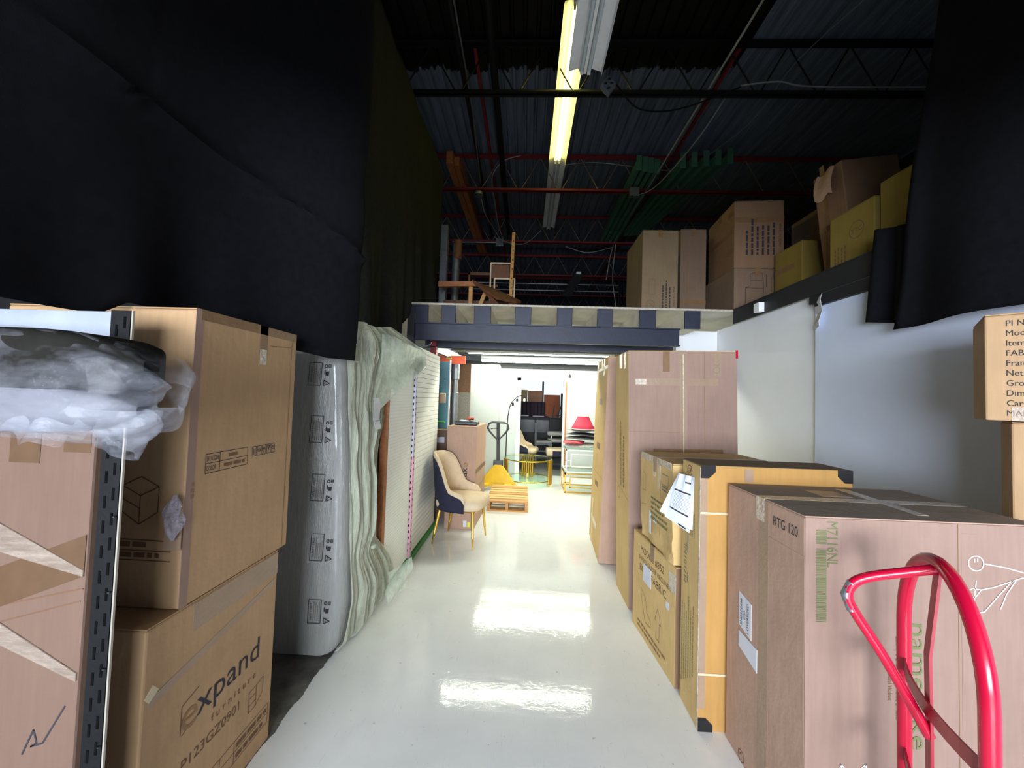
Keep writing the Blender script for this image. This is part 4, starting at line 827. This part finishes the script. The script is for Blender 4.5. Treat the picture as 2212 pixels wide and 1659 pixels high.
# ------------------------------------------------------------------ arc floor lamp
t = thing('arc_floor_lamp', 'slim black arc floor lamp with small bulbs by the far doorway', 'floor lamp', (-.34, 7.3, 0))
MB().lathe([(.13, 0), (.13, .015), (.02, .025)], 24, (-.34, 7.3, 0)).build('base', 'steel_black', t, smooth=True)
pts = [(-.34, 7.3, .02), (-.335, 7.3, .8), (-.32, 7.3, 1.15)] + [(-.31 + .30 * (1 - math.cos(a)), 7.3, 1.2 + .36 * math.sin(a)) for a in [i * math.pi / 20 for i in range(0, 11)]]
MB().tube(pts, .009, 8).build('pole', 'steel_black', t, smooth=True)
for x, z in ((-.235, 1.405), (-.155, 1.485), (-.02, 1.555)):
    h = MB().lathe([(.018, 0), (.022, -.05), (.012, -.055)], 12, (x, 7.3, z)).build('bulb_socket', 'steel_black', t, smooth=True); MB().lathe([(.008, -.055), (.024, -.085), (.02, -.115), (.004, -.125)], 12, (x, 7.3, z)).build('bulb', 'bulb', h, smooth=True)
# ------------------------------------------------------------------ stacked open tables, cloth, lampshade
def frame_table(label, x0, x1, y0, y1, z0, z1, m, grp, fret=True, gl=True):
    t = thing('frame_table', label, 'side table', ((x0 + x1) / 2, (y0 + y1) / 2, z0), group=grp); r = .02
    for x in (x0, x1 - r):
        for y in (y0, y1 - r): MB().box(x, x + r, y, y + r, z0, z1).build('leg', m, t)
    for z in (z0, z1 - r):
        MB().box(x0, x1, y0, y0 + r, z, z + r).box(x0, x1, y1 - r, y1, z, z + r).box(x0, x0 + r, y0, y1, z, z + r).box(x1 - r, x1, y0, y1, z, z + r).build('rail', m, t)
    if fret:
        a, b = x0 + (x1 - x0) * .12, x1 - .06; c_, d = z0 + (z1 - z0) * .25, z1 - (z1 - z0) * .22
        MB().box(a, b, y0, y0 + .014, c_, c_ + .014).box(a, b, y0, y0 + .014, d, d + .014).box(a, a + .014, y0, y0 + .014, c_, d).box(b - .014, b, y0, y0 + .014, c_, d).box(x0, a, y0, y0 + .014, (c_ + d) / 2, (c_ + d) / 2 + .014).build('fret', m, t)
    if gl: MB().box(x0 + .003, x1 - .003, y0 + .003, y1 - .003, z1, z1 + .008).build('glass_top', 'clear_glass', t)
    return t
frame_table('gold framed glass side table on the floor, lowest of the stacked tables', .67, 1.35, 6.26, 6.85, 0, .31, 'gold', 'stacked tables')
frame_table('white framed glass side table stacked on the gold one', .68, 1.35, 6.28, 6.85, .319, .69, 'frame_white', 'stacked tables')
def cloth(name, label, m, x0, x1, y0, y1, z, th, seed, cat='cloth'):
    rn = random.Random(seed); a, b, c_ = rn.uniform(5, 12), rn.uniform(4, 9), rn.uniform(0, 6)
    def fn(u, v):
        an = 2 * math.pi * u; rr = .25 + .75 * math.sin(math.pi * v) ** .6
        return ((x0 + x1) / 2 + (x1 - x0) / 2 * rr * math.cos(an) * (1 + .08 * math.sin(a * u + c_)), (y0 + y1) / 2 + (y1 - y0) / 2 * rr * math.sin(an), z + th * v + .012 * math.sin(an * 3 + c_) * math.sin(math.pi * v))
    return tag(MB().grid(fn, 40, 8, True).build(name, m, smooth=True), label, cat, 'cloths piled on the tables')
cloth('folded_cloth', 'black and white patterned cloth at the bottom of the fabric pile', 'fabric_print', .66, 1.35, 6.30, 6.80, .712, .06, 1)
cloth('folded_cloth', 'red cloth poking out under the grey fabrics', 'fabric_red', .64, 1.0, 6.27, 6.60, .775, .05, 2)
cloth('folded_cloth', 'grey folded fabric in the middle of the pile', 'fabric_grey', .66, 1.4, 6.32, 6.80, .842, .04, 3)
cloth('folded_cloth', 'dark rumpled fabric below the top grey one', 'fabric_dark', .68, 1.4, 6.33, 6.80, .906, .035, 4)
cloth('folded_cloth', 'top grey folded fabric under the red lampshade', 'fabric_grey', .72, 1.45, 6.35, 6.80, .966, .03, 5)
t = thing('lampshade', 'red bell lampshade with pale fringe resting on the fabric pile', 'lampshade', (.99, 6.58, 1.01))
MB().lathe([(.20, 0), (.165, .06), (.13, .13), (.10, .19), (.092, .215)], 20, (.99, 6.58, 1.013), caps=False).build('shade', 'shade_red', t, smooth=True, solid=.004)
for z, r in ((1.013, .203), (1.225, .095)): MB().tube([(.99 + r * math.cos(a * math.pi / 12), 6.58 + r * math.sin(a * math.pi / 12), z) for a in range(24)], .007, 6, True).build('trim', 'shade_trim', t)
t = thing('security_camera', 'small black dome camera on the white wall right of the doorway', 'camera', (.85, 7.47, 1.93)); MB().lathe([(.025, 0), (.032, .02), (.02, .05)], 14, (.85, 7.46, 1.92)).build('dome', 'black_matte', t, smooth=True); MB().box(.84, .86, 7.46, 7.5, 1.96, 1.99).build('mount', 'black_matte', t)
cable('thin cable hanging down the wall from the dome camera', [(.88, 7.49, 1.95), (.95, 7.49, 1.92), (.90, 7.49, 1.5), (.85, 7.49, 1.2)], .003)
# ================================================================== SHOWROOM THINGS BEYOND THE DOOR
velvet_chair('cream chair just inside the far doorway', (.02, 8.2, 0), R(-12), 'showroom chairs')
t = thing('bar_stool', 'grey wooden bar stool standing in the far doorway', 'bar stool', (.45, 8.85, 0))
for x, h in ((.28, .95), (.58, .5)):
    for y in (8.72, 9.0): MB().bar((x, y, 0), (x + (.0 if h < .6 else -.03), y, h), .04, .035, (0, 1, 0)).build('leg', 'stool_grey', t)
MB().box(.27, .62, 8.70, 9.03, .46, .50).build('seat_frame', 'stool_grey', t); rounded(t, 'seat', 'stool_seat', .27, .64, 8.69, 9.04, .50, .545, .02)
for z in (.88, .72): MB().box(.24, .28, 8.72, 9.0, z, z + .07).build('back_rail', 'stool_grey', t)
for z in (.2, .3): MB().box(.29, .58, 8.73, 8.75, z, z + .03).build('stretcher', 'stool_grey', t)
for k, z in enumerate((.42, .58)):
    t = thing('tufted_stool', ['lower', 'upper'][k] + ' grey tufted stool in the stack behind the far doorway', 'stool', (.85, 9.05, z if k else 0), group='tufted stools')
    rounded(t, 'cushion', 'tuft_grey', .56 - .02 * k, 1.15, 9.06, 9.45, z + .06, z + .145, .035)
    for x in (.62, 1.08): MB().box(x, x + .03, 9.1, 9.13, (z - .01) if k else 0, z + .06).build('leg', 'frame_white', t)
t = thing('bench_seat', 'cream and navy bench with gold legs just inside the far doorway', 'bench', (.78, 8.25, 0))
rounded(t, 'seat', 'cream_velvet', .47, 1.05, 8.05, 8.45, .30, .46, .05); rounded(t, 'side_panel', 'navy_velvet', .60, 1.03, 8.035, 8.06, .31, .42, .01)
for x in (.50, .56, 1.0): MB().tube([(x, 8.1, .30), (x, 8.1, 0)], .010, 8).build('leg', 'gold', t)
t = thing('black_sideboard', 'long black cabinet with drawers across the showroom', 'cabinet', (.2, 10.1, 0))
MB().box(-.6, 1.2, 10.0, 10.4, 0, 1.0).build('body', 'black_matte', t); MB().box(-.62, .62, 9.97, 10.42, 1.0, 1.03).build('top', 'purple_velvet', t)
for k in range(3): MB().box(-.55 + k * .42, -.16 + k * .42, 9.985, 10.0, .62, .95).build('drawer', 'plastic_black', t, bevel=.004)
t = thing('papers_pile', 'white papers lying on the black cabinet', 'papers', (.3, 10.1, 1.03)); MB().box(.2, .5, 10.0, 10.2, 1.031, 1.05).box(-.1, .1, 10.02, 10.2, 1.031, 1.06).build('sheets', 'paper', t, bevel=.002)
tag(MB().box(.62, 1.0, 9.75, 9.8, .62, 1.0).build('black_monitor', 'black_matte', bevel=.006), 'black panel standing right of the cabinet in the showroom', 'panel')
t = thing('headboard', 'dark purple channel-tufted headboard behind the black cabinet', 'headboard', (.2, 10.46, 1.03))
for k in range(9): rounded(t, 'channel', 'purple_velvet', -.36 + k * .1, -.262 + k * .1, 10.43, 10.52, 1.035, 1.40, .02, 3)
MB().box(-.36, .54, 10.52, 10.55, 1.03, 1.41).build('back', 'black_matte', t)
tag(MB().box(-.5, .06, 10.8, 10.9, 1.0, 1.735).build('tan_board', 'card_ochre', bevel=.003), 'tan board leaning at the left of the showroom window', 'board')
tag(MB().box(.07, .475, 10.78, 10.88, 1.0, 1.72).build('brown_board', 'brown_board', bevel=.006), 'brown board with dark edge below the showroom window', 'board')
tag(MB().box(.52, .97, 10.8, 10.86, 1.0, 1.615).build('orange_board', 'orange_board', bevel=.004), 'orange board standing right of the window mullion', 'board')
tag(MB().box(.985, 1.06, 10.7, 10.8, 0.2, 1.66).build('dark_post', 'black_matte'), 'dark post at the right of the orange board', 'post')
t = thing('upturned_chair', 'black chair turned upside down on the showroom panel', 'chair', (.85, 9.78, 1.0))
for a, b in (((.70, 9.78, 1.0), (.74, 9.8, 1.35)), ((.82, 9.78, 1.0), (.90, 9.8, 1.32)), ((.90, 9.78, 1.0), (.98, 9.8, 1.30)), ((.78, 9.78, 1.08), (.95, 9.78, 1.1))): MB().bar(a, b, .025, .025, (0, 1, 0)).build('leg', 'black_matte', t)

# ================================================================== RIGHT SIDE
c = carton('tall slim tan carton farthest back in the right row', .735, 1.30, 3.60, 4.36, 0, 1.91, 'card_ochre', tilt=(0, 1.5), rz=-3, group='right row of cartons', flaps='y')
f = face(c, 'left'); 
for v in (1.45, 1.0, .62): f.rect(.28, .50, v, v + .06, 'tape_brown', 'tape')
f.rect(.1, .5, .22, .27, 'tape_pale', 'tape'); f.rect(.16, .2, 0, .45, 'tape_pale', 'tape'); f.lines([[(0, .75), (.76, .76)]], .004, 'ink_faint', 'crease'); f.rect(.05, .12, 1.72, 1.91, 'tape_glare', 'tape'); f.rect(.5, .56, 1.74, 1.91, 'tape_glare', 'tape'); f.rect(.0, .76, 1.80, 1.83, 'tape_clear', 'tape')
face(c, 'front').rect(.0, .4, 0, 1.9, 'card_pink', 'front_light_tint', .0008)  # front overlay: pink cast of the mixed light as colour
c = carton('tallest wide carton with crossing tape in the right row', .79, 1.575, 2.86, 3.24, 0, 1.885, 'card_ochre', tilt=(0, -1.2), group='right row of cartons', flaps='x', tape='tape_clear')
f = face(c, 'front'); f.rect(0, .785, 0, 1.88, 'card_rose', 'front_light_tint', .0008)  # rose overlay puts the front's light colour into the board
f.lines([[(0, .55), (.785, .555)], [(.0, 1.29), (.42, 1.285)], [(.55, .5), (.55, 1.88)]], .003, 'ink_faint', 'crease', .0016)
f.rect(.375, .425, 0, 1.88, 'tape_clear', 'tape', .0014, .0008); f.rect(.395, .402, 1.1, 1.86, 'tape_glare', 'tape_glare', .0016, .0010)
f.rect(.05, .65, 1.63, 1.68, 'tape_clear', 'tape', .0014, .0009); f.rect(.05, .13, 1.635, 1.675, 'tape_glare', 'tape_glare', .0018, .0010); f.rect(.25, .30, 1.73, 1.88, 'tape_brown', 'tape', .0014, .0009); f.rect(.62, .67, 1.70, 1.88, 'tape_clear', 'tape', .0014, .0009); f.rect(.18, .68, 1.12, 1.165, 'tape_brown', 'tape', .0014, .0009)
f.lines([circ(.64, 1.745, .022, 16), [(.62, 1.77), (.63, 1.79), (.645, 1.775), (.66, 1.79)]], .003, 'ink_grey', 'ink_stamp', .003)
MB().box(.385, .40, -.195, -.18, 1.83, 1.89).build('red_tag', 'red_paint', c)
g = face(c, 'left'); g.words(.85, -.16, 1.35, 1, .012, .02, 'ink_brown', True); g.words(.85, -.20, 1.25, 1, .012, .02, 'ink_brown', True, seed=5); g.words(.85, -.25, 1.30, 1, .016, .02, 'ink_brown', True, seed=7); g.rect(.12, .2, 1.77, 1.88, 'tape_glare', 'tape'); g.rect(.26, .31, 1.76, 1.88, 'tape_glare', 'tape'); g.lines([circ(.09, .78, .045, 16)], .004, 'ink_faint'); g.lines([[(0, .86), (.38, .78)]], .003, 'ink_faint', 'crease')
lo = carton('lower recliner carton printed MODEL 352 in the right row', .80, 1.42, 2.13, 2.74, 0, .625, 'card_ochre', rz=5, group='recliner cartons', flaps='y')
f = face(lo, 'left'); f.text('MODEL: #352', .30, .545, .042, .34, m='ink_brown'); f.text('SWIVEL GLIDER RECLINER', .33, .485, .028, .45, m='ink_brown'); f.text('BO  :  FABRIC', .31, .425, .045, .38, m='ink_brown')
f.rect(.18, .30, .36, .47, 'paper', 'label', .0015, .001); f.poly(circ(.52, .38, .022, 16)[:-1], 'paper', 'round_label', .0015, .001); f.rect(.53, .61, .48, .58, 'tape_glare', 'tape')
f.lines([[(.14, .30), (.22, .27), (.24, .19), (.30, .17), (.30, .13), (.22, .12), (.20, .16), (.16, .24), (.14, .30)]], .003, 'ink_brown'); f.lines([[(.38, .12), (.38, .22), (.36, .22), (.40, .30), (.44, .22), (.42, .22), (.42, .12), (.38, .12)]], .003, 'ink_brown', 'up_arrow'); f.words(.1, .07, .5, 2, .014, .03, 'ink_faint')
face(lo, 'front').rect(.0, .3, 0, .62, 'card_brown', 'front_light_tint', .0008)  # front overlay, browner than the sides to stand for the different light
up = carton('upper battered recliner carton with torn crushed base in the right row', .795, 1.45, 2.12, 2.63, .632, 1.17, 'card_ochre', rz=2, group='recliner cartons', flaps='y', tape='tape_clear', crush=.22)
f = face(up, 'left'); f.rect(.02, .49, .50, .54, 'tape_glare', 'tape'); f.rect(.22, .26, .42, .53, 'tape_pale', 'tape'); f.rect(.30, .335, .36, .53, 'tape_pale', 'tape')
f.lines([rectl(.36, .45, .40, .46)], .004, 'ink_grey', 'print_frame'); f.words(.365, .385, .45, 2, .008, .018, 'ink_grey'); f.lines([[(.04, .42), (.10, .40), (.10, .3), (.04, .3)], [(.02, .2), (.12, .22)], [(.34, .1), (.34, .42)]], .003, 'ink_faint'); f.words(.20, .28, .46, 5, .012, .03, 'ink_green'); f.rect(.17, .20, .06, .2, 'paper', 'torn_paper'); f.rect(.24, .29, .15, .17, 'paper', 'torn_paper')
c = carton('flat orange carton with black corner guards and straps in the right row', .835, 1.525, 1.85, 2.06, 0, 1.212, 'card_ochre', group='right row of cartons', flaps=None)
f = face(c, 'front'); f.rect(0, .69, 0, 1.21, 'card_orange', 'front_light_tint', .0008)  # orange overlay holds the front's light cast over the ochre body
for (a, b, sx, sz) in ((.0, 1.212, 1, -1), (.69, 1.212, -1, -1), (.0, 0, 1, 1), (.69, 0, -1, 1)):
    f.poly([(a, b), (a + sx * .066, b), (a + sx * .066, b + sz * .03), (a + sx * .035, b + sz * .06), (a, b + sz * .06)], 'plastic_black', 'corner_guard', .004, .001)
for v in (.985, .25): f.rect(-.002, .692, v, v + .01, 'tape_pale', 'strap', .003, .001)
f.rect(0, .03, .1, 1.15, 'tape_clear', 'wrap_edge', .002, .0008); f.rect(.2, .24, 1.14, 1.2, 'tape_clear', 'tape', .0012, .0008)
g = face(c, 'left'); g.text('M7101NL', .055, .70, .03, .2, rot=90, m='ink_green'); g.rect(.075, .085, .755, .87, 'ink_grey', 'print_bar', .0008); g.bars(.075, .09, .61, .66, 'ink_grey'); g.lines([circ(.09, 1.165, .026, 16)], .004, 'ink_brown'); g.text('GP', .09, 1.165, .025, m='ink_brown'); g.rect(.20, .21, .0, 1.2, 'tape_glare', 'wrap_edge', .002)
for k in range(6): g.words(.1 + .02 * k, -(.03 + k * .025), .55, 1, .006, .02, 'ink_green', True, seed=40 + k)
for k in range(4): g.words(.85, -(.10 + k * .018), .98, 1, .005, .02, 'ink_green', True, seed=50 + k)
MB().box(-.345, .345, -.105, .105, 1.2065, 1.212).build('lid', 'card_dim', c, bevel=.002)
# shipping papers
t = thing('shipping_papers', 'white shipping papers taped over the edge of the orange carton', 'papers', (.79, 1.98, .9))
def pap(dx, k):
    A, B_, C_, D_ = Vector((.778, 1.965, 1.15)), Vector((.828, 1.90, 1.145)), Vector((.690, 1.975, .955)), Vector((.815, 1.885, .895))
    if k > .3: C_, D_ = Vector((.715, 1.965, .935)), Vector((.80, 1.88, .885))
    def fn(u, v):
        p = A.lerp(B_, u).lerp(C_.lerp(D_, u), v); q = Vector((-.6, -.8, 0)); p = p + q * (dx + .012 * math.sin(math.pi * v) * math.sin(2.5 * u + k * 3) + .004 * math.sin(u * 14) * (1 - v) ** 2)
        return (p.x, p.y, p.z)
    return fn
MB().grid(pap(0, .2), 10, 14).build('sheet', 'paper', t, solid=.0008); 
MB().grid(pap(.006, .35), 10, 14).build('sheet', 'tag_white', t, solid=.0008)
ln = MB()
for v, w in ((.32, .006), (.72, .006), (.12, .006), (.95, .006)):
    q = pap(.010, .35); u0, u1 = ((.1, .9) if v in (.32, .72) else (.55, .85)); ln.grid(lambda a, b: q(u0 + (u1 - u0) * a, v + .03 * b), 8, 1)
for k in range(12):
    v = .38 + k * .027; q = pap(.009, .35); ln.grid(lambda a, b: q(.15 + .7 * a, v + .004 * b), 6, 1)
ln.build('printed_lines', 'ink', t)
# dresser carton
c = carton('large pinkish dresser carton with a white plant drawing behind the red hand truck', .95, 1.715, 1.338, 1.83, 0, 1.135, 'card_pink', group='right row of cartons', flaps='y', tape='tape_glare')
f = face(c, 'front'); f.rect(0, .765, 0, 1.13, 'card_rose', 'front_light_tint', .0008)  # front overlay in rose, light colour painted apart from the lightened sides
B = .0008
f.text('M7116NL', .088, 1.045, .034, .15, rot=-90, m='ink_green', lift=.003)
fb = Face(c, f.o + f.n * .0015, f.u, f.v, f.n); fb.bars(.035, .068, 1.045, 1.095, 'ink_green'); fb.bars(.035, .068, .79, 1.03, 'ink_green', seed=8); 
f.text('namesake', .365, .60, .055, .40, rot=-90, m='ink_green', name='brand_lettering', lift=.003)
f.text('Liberty 6-Drawer Assembled Dresser', .298, .62, .016, .27, rot=-90, m='ink_faint', lift=.003); f.text('Natural Walnut', .272, .60, .014, .10, rot=-90, m='ink_faint', lift=.003)
L = lambda pts: f.lines(pts, .0035, 'ink_white', 'plant_drawing', .003)
def leaf(a, b, c_, d, w):
    dx, dy = c_ - a, d - b; n_ = math.hypot(dx, dy); px, py = -dy / n_ * w, dx / n_ * w
    return [(a, b), (a + dx * .3 + px, b + dy * .3 + py), (a + dx * .65 + px * .8, b + dy * .65 + py * .8), (c_, d), (a + dx * .65 - px * .8, b + dy * .65 - py * .8), (a + dx * .3 - px, b + dy * .3 - py), (a, b)]
L([circ(.545, 1.005, .024, 20), [(.54, 1.02), (.541, 1.008)], [(.55, 1.022), (.55, 1.01)], [(.57, 1.005), (.64, .995), (.70, .98), (.762, .955)], [(.762, .955), (.69, .965), (.60, .93), (.56, .92)], [(.66, .955), (.62, .91), (.57, .85), (.545, .845)], [(.67, .955), (.64, .91), (.62, .86)], leaf(.56, .92, .49, .89, .014), leaf(.545, .87, .53, .81, .014), [(.545, .95), (.53, .81)]])
L([leaf(.13, .28, .115, .34, .014), [(.13, .27), (.115, .34)], leaf(.17, .28, .195, .345, .014), [(.16, .25), (.195, .345)]])
f.rect(.50, .55, .02, 1.1, 'card_rose', 'seam_strip', .0006, .0009); f.lines([[(.49, 0), (.49, 1.13)]], .002, 'ink_faint', 'crease', .002)
g = face(c, 'left'); g.rect(.24, .30, 0, 1.13, 'tape_clear', 'tape'); g.rect(.22, .49, .35, 1.0, 'card_pink', 'label_sheet', .0008); g.text('RTG 120', .395, 1.07, .035, .13, m='ink', name='handwriting', lift=.002)
sl = g.poly([(.105, .70), (.195, .685), (.195, .54), (.105, .56)], 'paper', 'shipping_label', .0015, .001); x1_ = g.text('SH0322436', .125, .622, .014, .11, rot=90, lift=.004); x2_ = g.text('CSA', .148, .62, .013, .04, rot=90, lift=.004); x3_ = g.text('1 OVERSIZED', .172, .615, .014, .12, rot=90, lift=.004)
for q in (x1_, x2_, x3_): q.parent = sl

g.poly([(.105, .535), (.235, .53), (.235, .44), (.105, .47)], 'paper', 'shipping_label', .0015, .001); g.words(.12, .515, .17, 2, .006, .012, 'ink_grey'); g.words(.14, .49, .19, 2, .006, .012, 'ink_grey', seed=8)
g.lines([circ(.13, .03, .022, 16), [(.12, .03), (.13, .045), (.13, .015)]], .003, 'ink_brown')
h = face(c, 'top'); h.rect(0, .765, 0, .49, 'card_dusty', 'dusty_top', .0006); h.rect(.28, .40, .30, .40, 'tape_clear', 'tape', .0012, .001); h.poly([(.42, .06), (.46, .06), (.5, .45), (.45, .45)], 'tape_glare', 'tape', .0012, .0014)
# cartons at the far right
lo = carton('plain tan carton at the right edge below the printed carton', 1.796, 2.196, 1.313, 1.513, 0, 1.47, 'card_tan', group='right edge stack', rz=-43); face(lo, 'front').rect(0, .40, 1.0, 1.08, 'tape_brown', 'tape')
up = carton('carton printed with model and fabric lines at the right edge', 1.74, 2.14, 1.30, 1.60, 1.474, 1.862, 'card_tan', group='right edge stack', rz=-43)
f = face(up, 'front')
for k, s_ in enumerate(('PI NO.: W0', 'Model No.:', 'Item: Chair', 'FABRIC NO.', 'Frame Color', 'Net Weight', 'Gross Weight', 'Dimension', 'Carton No.', 'MADE IN CHINA')):
    vs, _ = glyphs(s_); w = (max(a for a, _ in vs)) * .024; f.text(s_, .05 + w / 2, .352 - k * .036, .021, w, m='ink')
f.rect(.06, .36, .0, .05, 'tape_clear', 'tape')
# ------------------------------------------------------------------ red hand truck
t = thing('hand_truck', 'bright red tubular hand truck standing at the right front', 'hand truck', (1.07, 1.03, 0))
Lp, Rp = Vector((1.147, 1.21, 0)), Vector((.975, .85, 0)); mid = (Lp + Rp) / 2; d = (Rp - Lp) / 2; nn = Vector((d.y, -d.x, 0)).normalized()
if nn.x > 0: nn = -nn
arch = [Lp + Vector((0, 0, z)) for z in (.10, .4, .75, .88)] + [mid - d * math.cos(a) + Vector((0, 0, .88 + .235 * math.sin(a))) for a in [i * math.pi / 18 for i in range(1, 18)]] + [Rp + Vector((0, 0, z)) for z in (.88, .75, .4, .10)]
MB().tube(arch, .0165, 14).build('main_frame', 'red_paint', t, smooth=True)
c0 = mid + Vector((0, 0, 1.10)); hp = [c0, c0 + nn * .06 + Vector((0, 0, -.022)), c0 + nn * .13 + Vector((0, 0, -.05)), c0 + nn * .165 + Vector((0, 0, -.075)), c0 + nn * .178 + Vector((0, 0, -.11)), c0 + nn * .165 + Vector((0, 0, -.15)), c0 + nn * .10 + Vector((0, 0, -.26)), c0 + nn * .018 + Vector((0, 0, -.42))]
def cat(P, n=6):
    out = []
    for i in range(len(P) - 1):
        p0, p1, p2, p3 = P[max(i-1, 0)], P[i], P[i+1], P[min(i+2, len(P)-1)]
        for k in range(n):
            q = k / n; out.append(.5 * ((2*p1) + (p2-p0)*q + (2*p0-5*p1+4*p2-p3)*q*q + (3*p1-p0-3*p2+p3)*q**3))
    return out + [P[-1]]
lh = MB().tube(cat(hp), .0125, 12).build('loop_handle', 'red_paint', t, smooth=True)
MB().tube([hp[3] + nn * .004, hp[4] + nn * .005, hp[5] + nn * .004], .0118, 12).build('worn_patch', 'galv', lh, smooth=True)
cb = MB()
for a, b in zip([c0, c0 + nn * .02 + Vector((0, 0, -.22)), c0 + nn * .018 + Vector((0, 0, -.40))], [c0 + nn * .02 + Vector((0, 0, -.22)), c0 + nn * .018 + Vector((0, 0, -.40)), mid + nn * .018 + Vector((0, 0, .1))]): cb.bar(a, b, .028, .006, tuple(nn))
cb.build('center_bar', 'red_flat', t)
for z in (.755, .50, .22):
    st = MB(); pts = [mid + d * s_ + nn * (.028 * (1 - s_ * s_)) + Vector((0, 0, z)) for s_ in [-1 + k / 6 for k in range(13)]]
    for a, b in zip(pts, pts[1:]): st.bar(a, b, .005, .036, (0, 0, 1))
    st.build('cross_strap', 'red_flat', t)
ax = -nn
MB().tube([Lp + ax * .06 + Vector((0, 0, .11)) - d * .25, Rp + ax * .06 + Vector((0, 0, .11)) + d * .0], .011, 8).build('axle', 'galv', t)
for q in (Lp - d * .22 , Rp - d * .3):
    dn = d.normalized(); c1 = q + ax * .06 + Vector((0, 0, .11)); MB().tube([c1 - dn * .03, c1 + dn * .03], .11, 22).build('wheel', 'steel_black', t, smooth=True)
MB().prism([Lp + Vector((0, 0, .002)), Rp + Vector((0, 0, .002)), Rp + nn * .16 + Vector((0, 0, .002)), Lp + nn * .16 + Vector((0, 0, .002))], (0, 0, .006)).build('toe_plate', 'red_flat', t)
MB().bar(Lp + Vector((0, 0, .002)), Lp + Vector((0, 0, .14)), .05, .008).bar(Rp + Vector((0, 0, .002)), Rp + Vector((0, 0, .14)), .05, .008).build('toe_bracket', 'red_flat', t)
# bookkeeping props used while building are dropped
for o in bpy.data.objects:
    for k in ('_org', '_dim'):
        if k in o: del o[k]
